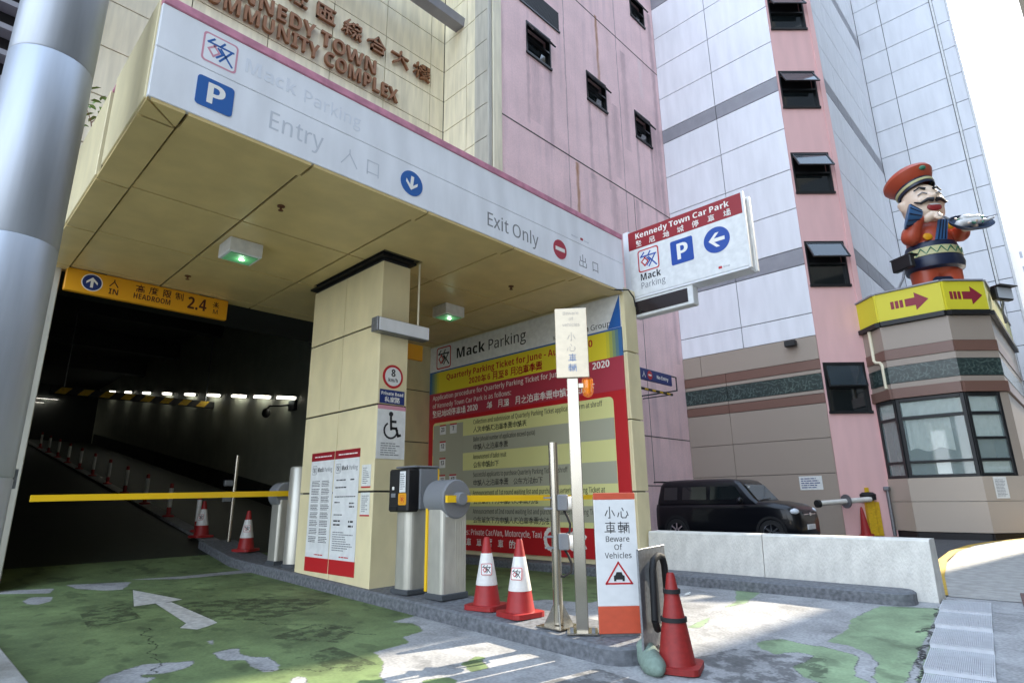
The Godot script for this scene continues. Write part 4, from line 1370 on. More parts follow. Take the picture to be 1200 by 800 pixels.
# ---------------------------------------------------------------- the notice wall
func build_sign_wall() -> void:
	var w := thing("notice_wall", "beige panelled wall along the exit lane that carries the big notice", "wall", facing(Vector3(8.2, 0, -10.57), Vector3(0, 0, 1)))
	part("core", w, mats.joint, 0.0, 5.25, -0.1, 4.6, -0.33, -0.03)
	for j in 4:
		part("panel", w, mats.beige, 0.0, 5.25, 0.16 + 1.14 * j, 1.28 + 1.14 * j, -0.03, 0.0, 0.004)
		var e := part("end_panel", w, mats.beige, 5.253, 5.29, 0.16 + 1.14 * j, 1.28 + 1.14 * j, -0.36, 0.0, 0.004)
		e.position.z = 0.0
	part("plinth", w, mats.plinth_grey, 0.0, 5.28, -0.1, 0.15, -0.34, -0.005)
	var p := thing("parking_notice", "huge red and yellow parking ticket notice covering the exit lane wall", "notice board", facing(Vector3(8.196, 0, -10.57), Vector3(0, 0, 1)))
	var right := 5.22
	part("header", p, mats.sign_white, 0.02, right, 4.0, 4.58, 0.0, 0.03)
	var tri_st := start()
	prism(tri_st, PackedVector2Array([Vector2(4.95, 4.005), Vector2(right, 4.005), Vector2(right, 4.57)]), 0.03, 0.033)
	obj("blue_wedge", tri_st, mats.sign_blue, p)
	part("blue_line", p, mats.sign_blue, 0.02, right, 3.97, 4.0, 0.0, 0.032)
	part("yellow_band", p, mats.poster_yellow, 0.35, 4.9, 3.5, 3.97, 0.0, 0.03)
	for k in 5:   # the band's ends change by steps to blue
		var m := paint("band_step_%d" % k, hue(228, 208, 50).lerp(hue(40, 96, 170), (k + 0.5) / 5.0), 0.45)
		part("band_step", p, m, 0.35 - 0.066 * k - 0.066, 0.35 - 0.066 * k, 3.5, 3.97, 0.0, 0.03)
		part("band_step", p, m, 4.9 + 0.064 * k, 4.9 + 0.064 * (k + 1), 3.5, 3.97, 0.0, 0.03)
	part("rose_band", p, mats.rose_red, 0.02, right, 2.93, 3.5, 0.0, 0.03)
	part("red_frame", p, mats.sign_red, 0.02, right, 0.24, 2.93, 0.0, 0.026)
	var sheet_pts := round_rect(0.17, 4.98, 0.72, 2.84, 0.09)
	shape("inner_sheet", p, mats.poster_lime, sheet_pts, 0.026, 0.03)
	var tall := (2.84 - 0.72) / 6.0
	for k in 3:
		part("grey_row", p, mats.poster_grey, 0.175, 4.975, 2.84 - tall * (2 * k + 2) + (0.09 if k == 2 else 0.0), 2.84 - tall * (2 * k + 1), 0.03, 0.032)
	part("date_column", p, mats.poster_grey, 0.2, 1.18, 0.8, 2.78, 0.031, 0.0335)
	emblem(p, 0.5, 4.29, 0.5, 0.03, mats.sign_red, mats.ink, mats.sign_white)
	fit(type("lettering", p, mats.ink, "Mack", 0.92, 4.19, 0.22, 0.03, "bold"), 0.9)
	fit(type("lettering", p, mats.ink, "Parking", 1.93, 4.19, 0.22, 0.03), 1.06)
	type("lettering", p, mats.ink, "Me", 3.72, 4.05, 0.07, 0.03)
	type("lettering", p, mats.ink, "n", 4.46, 4.05, 0.1, 0.03, "bold")
	fit(type("lettering", p, mats.ink, "Group", 4.58, 4.05, 0.1, 0.03), 0.42)
	fit(type("lettering", p, mats.ink_red, "Quarterly Parking Ticket for June - August 2020", 0.6, 3.76, 0.125, 0.03, "bold"), 4.0)
	brush("characters", p, mats.ink_red, "    年 月至 月泊車季票", 1.05, 3.55, 0.16, 0.17, 0.13, 0.03)
	type("numerals", p, mats.ink_red, "2020", 1.35, 3.57, 0.12, 0.03, "bold")
	type("numerals", p, mats.ink_red, "6", 1.92, 3.57, 0.12, 0.03, "bold")
	type("numerals", p, mats.ink_red, "8", 2.43, 3.57, 0.12, 0.03, "bold")
	type("lettering", p, mats.ink_white, "Application procedure for Quarterly Parking Ticket for June - August", 0.14, 3.35, 0.1, 0.03)
	fit(p.get_child(-1), 4.3)
	type("numerals", p, mats.ink_white, "2020", 4.58, 3.35, 0.12, 0.03, "bold")
	type("lettering", p, mats.ink_white, "of Kennedy Town Car Park is as follows:", 0.14, 3.17, 0.1, 0.03)
	fit(p.get_child(-1), 2.45)
	brush("characters", p, mats.ink_white, "堅尼地城停車場    年 月至 月之泊車季票申請方法如下", 0.14, 2.97, 0.15, 0.16, 0.11, 0.03)
	type("numerals", p, mats.ink_white, "6", 1.98, 2.985, 0.12, 0.03, "bold", false, 0.9)
	type("numerals", p, mats.ink_white, "8", 2.46, 2.985, 0.12, 0.03, "bold", false, 0.9)
	type("numerals", p, mats.ink_white, "2020", 1.3, 2.985, 0.12, 0.03, "bold", false, 0.9)
	var rows := ["Collection and submission of Quarterly Parking Ticket application form at shroff", "Ballot (should number of application exceed quota)", "Announcement of ballot result", "Successful applicants to purchase Quarterly Parking Ticket at shroff", "Announcement of 1st round waiting list and purchase Quarterly Parking Ticket at", "Announcement of 2nd round waiting list and purchase Quarterly Parking Ticket at"]
	var zh := ["人次申請及泊車季票申請表", "申請人之泊車季票", "公布申請如下", "申請人之泊車季票 公布方法如下", "公布單次下方申請人及季票方法", "公布單次下方申請人及泊車季票方法"]
	var dates := ["23", "12", "13", "13", "19", "26"]
	for k in 6:
		var y := 2.84 - tall * k
		fit(type("lettering", p, mats.ink, rows[k], 1.5, y - 0.14, 0.09, 0.033), [3.25, 1.7, 0.95, 2.45, 3.22, 3.22][k])
		brush("characters", p, mats.ink, zh[k], 1.5, y - 0.31, 0.12, 0.125, 0.085, 0.033)
		part("date_card", p, mats.sign_white, 0.42, 0.62, y - 0.27, y - 0.07, 0.034, 0.036)
		part("date_top", p, mats.sign_red, 0.42, 0.62, y - 0.09, y - 0.06, 0.034, 0.038)
		type("numerals", p, mats.ink, dates[k], 0.52, y - 0.21, 0.09, 0.036, "bold", true, 0.85)
		if k in [0, 3]:
			part("date_card", p, mats.sign_white, 0.76, 0.98, y - 0.27, y - 0.07, 0.034, 0.036)
			part("date_top", p, mats.sign_red, 0.76, 0.98, y - 0.09, y - 0.06, 0.034, 0.038)
			type("numerals", p, mats.ink, "7" if k == 0 else "17", 0.87, y - 0.21, 0.09, 0.036, "bold", true, 0.85)
	type("lettering", p, mats.ink_white, "Vehicles: Private Car/Van, Motorcycle, Taxi", 0.9, 0.53, 0.11, 0.027)
	fit(p.get_child(-1), 2.4)
	brush("characters", p, mats.ink_white, "車 單 電 車 的士", 1.3, 0.33, 0.14, 0.15, 0.11, 0.027)
	var swirl := start()
	for k in 10:   # the pale loop beside the pole
		var a0 := 0.6 + 0.5 * k
		var a1 := 0.6 + 0.5 * (k + 1)
		ink(swirl, Vector2(3.55 + 0.16 * cos(a0), 0.52 + 0.17 * sin(a0)), Vector2(3.55 + 0.16 * cos(a1), 0.52 + 0.17 * sin(a1)), 0.07, 0.027 + 0.0002 * (k % 2), 0.003)
		ink(swirl, Vector2(4.1 + 0.2 * cos(a0), 0.5 + 0.14 * sin(a0)), Vector2(4.1 + 0.2 * cos(a1), 0.5 + 0.14 * sin(a1)), 0.06, 0.027 + 0.0002 * (k % 2), 0.003)
	obj("pale_loop", swirl, mats.ink_white, p)
	part("call_plate", p, mats.sign_white, 4.02, 4.14, 2.28, 2.56, 0.034, 0.045, 0.004)
	# cable that hangs from the fascia's corner
	var cable := start()
	tube(cable, [Vector3(7.7, 4.6, -5.36), Vector3(7.95, 4.59, -5.3), Vector3(8.3, 4.66, -5.24), Vector3(8.42, 4.55, -5.22), Vector3(8.46, 4.4, -5.22), Vector3(8.52, 4.3, -5.2), Vector3(8.6, 4.34, -5.18)], 0.012, 8)
	tag(obj("black_cable", cable, mats.rubber, self), "black cable looping from the canopy corner to the display", "cable")

func fit(o: Node3D, wide: float) -> Node3D:
	o.scale.x = wide / (o as MeshInstance3D).mesh.get_aabb().size.x
	return o

# ---------------------------------------------------------------- the pillar and what is fixed to it
func build_pillar() -> void:
	var p := thing("panelled_pillar", "beige panelled pillar between the two lanes", "pillar", Transform3D(Basis(), Vector3(4.37, 0.08, -6.78)))
	part("core", p, mats.joint, 0.03, 0.44, 0.0, 4.56, -1.97, -0.03)
	for j in 4:
		var y0 := 0.02 if j == 0 else 0.1 + 1.14 * j + 0.012
		var y1 := 0.1 + 1.14 * (j + 1) - 0.012 if j < 3 else 4.45
		part("panel", p, mats.beige, 0.001, 0.469, y0, y1, -0.03, 0.0, 0.004)
		part("panel", p, mats.beige, 0.001, 0.469, y0, y1, -2.0, -1.97, 0.004)
		for k in 2:
			part("panel", p, mats.beige, 0.0, 0.03, y0, y1, -1.0 * (k + 1) + 0.007 + (0.023 if k == 1 else 0.0), -1.0 * k - 0.007 - (0.023 if k == 0 else 0.0), 0.004)
			part("panel", p, mats.beige, 0.44, 0.47, y0, y1, -1.0 * (k + 1) + 0.007 + (0.023 if k == 1 else 0.0), -1.0 * k - 0.007 - (0.023 if k == 0 else 0.0), 0.004)
	part("collar", p, mats.black, -0.06, 0.53, 4.5, 4.53, -2.06, 0.06)
	part("collar", p, mats.dark_gap, -0.03, 0.5, 4.535, 4.6, -2.03, 0.03)
	# round speed sign, blue road sign, disabled parking sign, two fee posters, two notes
	var s := thing("speed_sign", "round red rimmed 8 km/h speed sign on the pillar", "sign", spot(4.6, 2.86, -6.778))
	shape("rim", s, mats.sign_red, disc_points(0.165, 40), 0.0, 0.006)
	shape("plate", s, mats.sign_white, disc_points(0.132, 40), 0.006, 0.009)
	type("numeral", s, mats.ink, "8", 0, 0.0, 0.1, 0.009, "bold", true)
	type("lettering", s, mats.ink, "km/h", 0, -0.075, 0.05, 0.009, "bold", true, 0.9)
	s = thing("road_sign", "small blue private road sign under the speed sign", "sign", spot(4.6, 2.48, -6.778))
	part("plate", s, mats.navy, -0.2, 0.2, 0.0, 0.19, 0.0, 0.006)
	type("lettering", s, mats.ink_white, "Private Road", 0, 0.115, 0.045, 0.006, "bold", true, 0.95)
	brush("characters", s, mats.ink_white, "私家路", -0.12, 0.02, 0.075, 0.082, 0.12, 0.006)
	s = thing("disabled_sign", "white disabled parking sign with pink top edge on the pillar", "sign", spot(4.605, 1.74, -6.778))
	part("plate", s, mats.sign_white, -0.225, 0.225, 0.0, 0.66, 0.0, 0.006)
	part("pink_edge", s, mats.faded_pink, -0.225, 0.225, 0.66, 0.715, 0.0, 0.006)
	var st := start()
	prism(st, disc_points(0.034, 20, -0.015, 0.6), 0.006, 0.009)
	for e: Array in [[-0.015, 0.55, -0.005, 0.4], [-0.01, 0.5, 0.06, 0.5], [-0.005, 0.41, 0.075, 0.41], [0.075, 0.41, 0.11, 0.31], [0.11, 0.31, 0.14, 0.32]]:
		ink(st, Vector2(e[0], e[1]), Vector2(e[2], e[3]), 0.034, 0.006, 0.003)
	for k in 13:
		var a0 := 2.2 + 0.32 * k
		ink(st, Vector2(-0.01 + 0.105 * cos(a0), 0.38 + 0.105 * sin(a0)), Vector2(-0.01 + 0.105 * cos(a0 + 0.32), 0.38 + 0.105 * sin(a0 + 0.32)), 0.024, 0.006 + 0.0002 * (k % 2), 0.003)
	obj("wheelchair_symbol", st, mats.ink, s)
	print_lines("print", s, mats.ink_grey, -0.16, 0.16, 0.04, 0.22, 6, 0.006, 0.3)
	for k in 2:
		var side: String = ["with two columns of print", "with short lists of charges"][k]
		s = thing("fee_poster", "tall red and white poster %s on the pillar's side" % side, "poster", facing(Vector3(4.368, 0.25, -8.47 + 0.68 * k), Vector3(0, 0, 1)), "fee posters on the pillar")
		part("sheet", s, mats.sign_white, 0.0, 0.655, 0.19, 1.53, 0.0, 0.006)
		part("red_foot", s, mats.sign_red, 0.0, 0.655, 0.0, 0.19, 0.0, 0.006)
		part("red_head", s, mats.maroon, 0.0, 0.655, 1.53, 1.65, 0.0, 0.006)
		print_lines("print", s, mats.ink_white, 0.1, 0.6, 1.57, 1.61, 1, 0.006, 0.1)
		emblem(s, 0.11, 1.4, 0.13, 0.006, mats.ink_grey, mats.ink_grey, mats.sign_white)
		type("lettering", s, mats.ink, "Mack", 0.2, 1.37, 0.062, 0.006, "bold", false, 0.8)
		type("lettering", s, mats.ink_grey, "Parking", 0.4, 1.37, 0.058, 0.006, "plain", false, 0.8)
		if k == 0:
			for c in 2:
				for b in 8:
					print_lines("print", s, mats.ink, 0.06 + 0.29 * c, 0.3 + 0.29 * c, 1.16 - 0.11 * b, 1.25 - 0.11 * b, 4, 0.006, 0.2)
		else:
			for b: Array in [[0.08, 0.34, 1.22, 1.26], [0.45, 0.56, 1.22, 1.26], [0.06, 0.36, 1.12, 1.16], [0.06, 0.6, 1.0, 1.03], [0.06, 0.2, 0.92, 0.96], [0.45, 0.58, 0.86, 0.95], [0.06, 0.3, 0.76, 0.79], [0.06, 0.25, 0.62, 0.72], [0.45, 0.58, 0.6, 0.72]]:
				print_lines("print", s, mats.ink, b[0], b[1], b[2], b[3], 1 if b[3] - b[2] < 0.06 else 2, 0.006, 0.1)
			print_lines("print", s, mats.ink_grey, 0.06, 0.58, 0.3, 0.56, 9, 0.006, 0.5)
		print_lines("print", s, mats.sign_red, 0.26, 0.5, 0.215, 0.25, 1, 0.006, 0.0)
	for k in 2:
		s = thing("paper_note", ["upper small white note with red foot beside the posters", "lower small white note with red foot beside the posters"][k], "note", facing(Vector3(4.368, 1.37 - 0.36 * k, -7.07), Vector3(0, 0, 1)), "notes on the pillar")
		part("sheet", s, mats.paper, 0, 0.22, 0.02, 0.3, 0.0, 0.003)
		part("red_foot", s, mats.sign_red, 0, 0.22, 0.0, 0.02, 0.0, 0.003)
		print_lines("print", s, mats.ink_grey, 0.03, 0.2, 0.05, 0.27, 9, 0.003, 0.5)
	# the blank lamp box across the pillar's front, with its hanging rod
	s = thing("blank_light_box", "blank white light box fixed across the pillar above the speed sign", "light box", spot(4.21, 3.43, -6.62))
	part("case", s, mats.galvanised, 0.0, 0.88, 0.0, 0.2, -0.15, 0.0, 0.006)
	part("face", s, mats.fascia_white, 0.03, 0.87, 0.012, 0.19, 0.0, 0.012, 0.003)
	pipe("rod", s, mats.facade_beige, [Vector3(0.72, 0.2, -0.06), Vector3(0.72, 1.17, -0.06)], 0.014, 8)
	s = thing("orange_sign_back", "orange back of a hanging sign behind the blank light box", "sign", spot(5.3, 3.6, -8.3))
	part("board", s, mats.amber_sign, 0.0, 0.95, 0.0, 0.28, -0.05, 0.0, 0.006)
	pipe("rod", s, mats.galvanised, [Vector3(0.2, 0.28, -0.02), Vector3(0.2, 1.31, -0.02)], 0.012, 6)
	s = thing("socket_box", "small grey metal box at the pillar's foot", "utility box", spot(4.87, 0.12, -6.62))
	part("case", s, mats.galvanised, 0, 0.1, 0, 0.3, -0.12, 0.0, 0.006)

# ---------------------------------------------------------------- the corner kiosk
func build_kiosk() -> void:
	var k := thing("corner_kiosk", "stone faced corner kiosk with a yellow arrow parapet and black framed windows", "kiosk")
	var pa := Vector3(21.27, 0, -4.72)
	var pb := Vector3(20.62, 0, -4.06)
	var pc := Vector3(20.62, 0, -2.33)
	var pd := Vector3(21.53, 0, -1.45)
	var pe := Vector3(28.4, 0, -1.45)
	var corners := [pa, pb, pc, pd, pe]
	var names := ["splay_side", "long_side", "corner_side", "street_side"]
	var body := start()
	prism(body, PackedVector2Array([Vector2(21.4, 4.62), Vector2(20.8, 4.0), Vector2(20.8, 2.4), Vector2(21.6, 1.63), Vector2(28.4, 1.63), Vector2(28.4, 4.55), Vector2(21.45, 4.55)]), -0.1, 1.6, Vector3.ZERO, Vector3.RIGHT, Vector3(0, 0, -1))
	prism(body, PackedVector2Array([Vector2(21.4, 4.62), Vector2(20.8, 4.0), Vector2(20.8, 2.4), Vector2(21.6, 1.63), Vector2(28.4, 1.63), Vector2(28.4, 4.55), Vector2(21.45, 4.55)]), 4.0, 7.0, Vector3.ZERO, Vector3.RIGHT, Vector3(0, 0, -1))
	obj("core", body, mats.concrete, k)
	part("back_room", k, mats.interior, 21.5, 28.3, 1.6, 4.0, -4.4, -2.0)
	var courses := [[mats.granite, 5.46, 6.2, 0.0], [mats.granite_brown, 5.14, 5.46, 0.02], [mats.granite, 4.93, 5.14, 0.0], [mats.green_marble, 4.42, 4.93, 0.01], [mats.granite, 4.26, 4.42, 0.0], [mats.granite_brown, 3.95, 4.26, 0.06], [mats.granite_pale, 0.98, 1.64, 0.0], [mats.granite_pale, 0.16, 0.98, 0.0], [mats.black, -0.1, 0.15, -0.02], [mats.kiosk_yellow, 6.36, 7.24, 0.04], [mats.black, 6.2, 6.35, 0.12], [mats.tower_grey, 7.24, 7.3, 0.08]]
	for i in 4:
		var side := Node3D.new()
		side.name = names[i]
		k.add_child(side)
		side.transform = facing(corners[i], corners[i + 1] - corners[i])
		var wide: float = corners[i].distance_to(corners[i + 1])
		for c: Array in courses:
			if i == 3 and c[0] == mats.kiosk_yellow:
				c = [mats.poster_lime, 6.36, 7.24, 0.04]
			var s := start()   # each course butts its neighbour on the corner's bisector
			var lip: float = c[3]
			var y0: float = c[1] + 0.006
			var y1: float = c[2] - 0.006
			var g := [0.0, 0.0]
			for e in 2:
				var turn := 0.0
				if (e == 0 and i > 0) or (e == 1 and i < 3):
					var d0: Vector3 = (corners[i + e] - corners[i + e - 1]).normalized() if i + e > 0 else Vector3.ZERO
					var d1: Vector3 = (corners[i + e + 1] - corners[i + e]).normalized()
					turn = d0.signed_angle_to(d1, UP)
				g[e] = -tan(turn / 2.0)
			var pts := [Vector2(-g[0] * lip, lip), Vector2(wide + g[1] * lip, lip), Vector2(wide - g[1] * 0.12, -0.12), Vector2(g[0] * 0.12, -0.12)]
			var inner := Vector3(wide / 2, (y0 + y1) / 2, -0.05)
			var lo := []
			var hi := []
			for p: Vector2 in pts:
				lo.append(Vector3(p.x, y0, p.y))
				hi.append(Vector3(p.x, y1, p.y))
			for e in 4:
				face(s, inner, lo[e], lo[(e + 1) % 4], hi[(e + 1) % 4], hi[e])
			face(s, inner, lo[0], lo[1], lo[2], lo[3])
			face(s, inner, hi[0], hi[1], hi[2], hi[3])
			obj("parapet_panel" if y0 > 6.3 else "stone_course", s, c[0], side)
		# windows
		var cuts: Array = [[0.14, 0.86], [0.14, 1.62], [0.1, 0.94], []][i]
		if cuts.is_empty():
			part("stone_pier", side, mats.granite, 0.05, wide, 1.64, 3.94, -0.12, 0.0)
			continue
		var x0: float = cuts[0]
		var x1: float = cuts[1]
		var w := Node3D.new()
		w.name = "window"
		side.add_child(w)
		for e: Array in [[x0 - 0.09, x0, 1.64, 3.94], [x1, x1 + 0.09, 1.64, 3.94], [x0, x1, 3.84, 3.94], [x0, x1, 1.64, 1.72], [x0, x1, 3.32, 3.4], [x0, x1, 2.05, 2.12]]:
			part("frame", w, mats.window_black, e[0], e[1], e[2], e[3], -0.1, 0.0, 0.006)
		if i == 2:
			part("pier", side, mats.granite, 1.03, wide, 1.64, 3.94, -0.1, 0.0)
		for e: Array in [[1.72, 2.05], [2.12, 3.32], [3.4, 3.84]]:
			part("pane", w, mats.glass, x0, x1, e[0], e[1], -0.05, -0.044)
		part("blind", w, mats.blind, x0 + 0.02, x1 - 0.02, 3.42, 3.82, -0.09, -0.08)
		if i == 1:
			var s := start()   # a sheet of plastic bunched behind the glass
			for a in 14:
				var u0 := lerpf(x0 + 0.05, x1 - 0.35, a / 14.0)
				var u1 := lerpf(x0 + 0.05, x1 - 0.35, (a + 1) / 14.0)
				var z0 := -0.1 - 0.02 * sin(a * 1.9)
				var z1 := -0.1 - 0.02 * sin((a + 1) * 1.9)
				face(s, Vector3(u0, 2.8, -3), Vector3(u0, 2.42 + 0.05 * sin(a * 0.8), z0), Vector3(u1, 2.42 + 0.05 * sin((a + 1) * 0.8), z1), Vector3(u1, 3.3, z1), Vector3(u0, 3.3, z0))
			obj("plastic_sheet", s, mats.blind, w)
			part("paper", w, mats.paper, x0 + 0.62, x0 + 0.95, 1.74, 2.06, -0.075, -0.07)
		if i == 2:
			part("blind", w, mats.blind, x0 + 0.02, x1 - 0.02, 2.72, 3.3, -0.09, -0.08)
			part("blind", w, mats.blind, x0 + 0.02, x1 - 0.02, 1.74, 2.03, -0.09, -0.08)
			part("frame", w, mats.window_black, x0, x1, 2.64, 2.7, -0.08, -0.01)
		# arrows on the parapet
		if i == 1 or i == 2:
			var mid := 0.85 if i == 1 else 0.62
			var sc := 1.0
			var z := 0.04
			var s := start()
			prism(s, PackedVector2Array([Vector2(-0.08, -0.1), Vector2(0.18, -0.1), Vector2(0.18, -0.26), Vector2(0.52, 0.02), Vector2(0.18, 0.3), Vector2(0.18, 0.14), Vector2(-0.08, 0.14)]), z, z + 0.004, Vector3(mid, 6.78, 0), Vector3(sc, 0, 0))
			obj("arrow", s, mats.arrow_maroon, side)
			for b in 3:
				part("arrow_bar", side, mats.arrow_maroon, mid - 0.46 + 0.12 * b, mid - 0.37 + 0.12 * b, 6.68, 6.92, z, z + 0.004)
	part("roof_slab", k, mats.concrete, 21.5, 28.3, 7.02, 7.2, -4.5, -1.6)
	var note := thing("kiosk_notice", "white sheet of print on the kiosk stone below the corner window", "notice", facing(pc + Vector3(0.2, 0, 0.2) + Vector3(-0.004, 0, 0.004), Vector3(1, 0, 1)))
	part("sheet", note, mats.paper, 0.0, 0.36, 1.05, 1.62, 0.0, 0.004)
	print_lines("print", note, mats.ink_grey, 0.04, 0.33, 1.1, 1.56, 12, 0.004, 0.3)
	var dp := thing("drain_pipe", "cream drain pipe with a kink down the kiosk's pink corner", "pipe", Transform3D(Basis(), Vector3(20.95, 0, -4.45)))
	pipe("pipe", dp, mats.facade_beige, [Vector3(0, 6.2, 0), Vector3(0, 5.25, 0), Vector3(-0.04, 5.17, 0.05), Vector3(-0.16, 5.12, 0.2), Vector3(-0.2, 5.02, 0.24), Vector3(-0.2, 4.3, 0.24)], 0.05, 10)
	for q: Array in [["flood_lamp", "black floodlight at the statue's left on the kiosk parapet", Vector3(20.95, 8.15, -3.2), 60.0], ["flood_lamp", "black floodlight on a bracket at the kiosk's street side", Vector3(22.9, 7.1, -1.15), -30.0]]:
		var l := thing(q[0], q[1], "floodlight", spot(q[2].x, q[2].y, q[2].z, q[3]), "floodlights on the kiosk roof")
		part("housing", l, mats.black, -0.34, 0.34, -0.2, 0.22, -0.1, 0.1, 0.03)
		part("glass", l, mats.lens, -0.3, 0.3, -0.16, 0.18, 0.1, 0.11)
		part("visor", l, mats.black, -0.36, 0.36, 0.2, 0.23, -0.1, 0.26)
		pipe("bracket", l, mats.galvanised, [Vector3(0, -0.2, 0), Vector3(0.02, -0.5, -0.1), Vector3(0.2, -0.85, -0.2)], 0.035, 6)
	var sl := thing("wall_flood_lamp", "small floodlight on the stone base of the white tower wall", "floodlight", facing(Vector3(20.2, 6.05, -6.55), Vector3(0, 0, 1)))
	part("housing", sl, mats.black, -0.18, 0.18, -0.1, 0.1, 0.1, 0.3, 0.02)
	part("arm", sl, mats.galvanised, -0.03, 0.03, -0.03, 0.03, 0.0, 0.1)
	var wn := thing("wall_notice", "white notice with blue print on the stone tower wall above the car's bonnet", "notice", facing(Vector3(20.185, 1.36, -6.92), Vector3(0, 0, 1)))
	part("sheet", wn, mats.paper, 0, 0.68, 0, 0.42, 0.0, 0.006)
	print_lines("print", wn, mats.navy, 0.05, 0.63, 0.04, 0.38, 5, 0.006, 0.4)

# ---------------------------------------------------------------- barriers, cones and posts on the island
func island(z: float) -> float:
	return level(4.65, z) + 0.14

func cone(called: String, label: String, where: Transform3D, group: String, tall: float, m: Material, sleeve: bool) -> Node3D:
	var c := thing(called, label, "traffic cone", where, group)
	var k := tall / 0.72
	var st := start()
	prism(st, round_rect(-0.19 * k, 0.19 * k, -0.19 * k, 0.19 * k, 0.07 * k, 3), 0.0, 0.045 * k, Vector3.ZERO, Vector3(0, 0, 1), Vector3.RIGHT)
	obj("base", st, m, c)
	turned("body", c, m, [[0.15 * k, 0.04 * k], [0.142 * k, 0.06 * k], [0.112 * k, 0.25 * k], [0.033 * k, 0.7 * k], [0.026 * k, 0.715 * k], [0.02 * k, 0.7 * k], [0.018 * k, 0.66 * k]], 28)
	if sleeve:
		turned("sleeve", c, mats.sleeve_white, [[0.116 * k, 0.235 * k], [0.117 * k, 0.24 * k], [0.062 * k, 0.55 * k], [0.061 * k, 0.553 * k]], 28)
		var mark := Node3D.new()
		mark.name = "mark"
		c.add_child(mark)
		mark.position = Vector3(0, 0.38 * k, 0)
		mark.basis = Basis(UP, deg_to_rad(-58)) * Basis(Vector3.RIGHT, -0.175)
		emblem(mark, 0, 0, 0.115 * k, 0.094 * k, mats.sign_red, mats.ink, mats.sleeve_white)
	return c

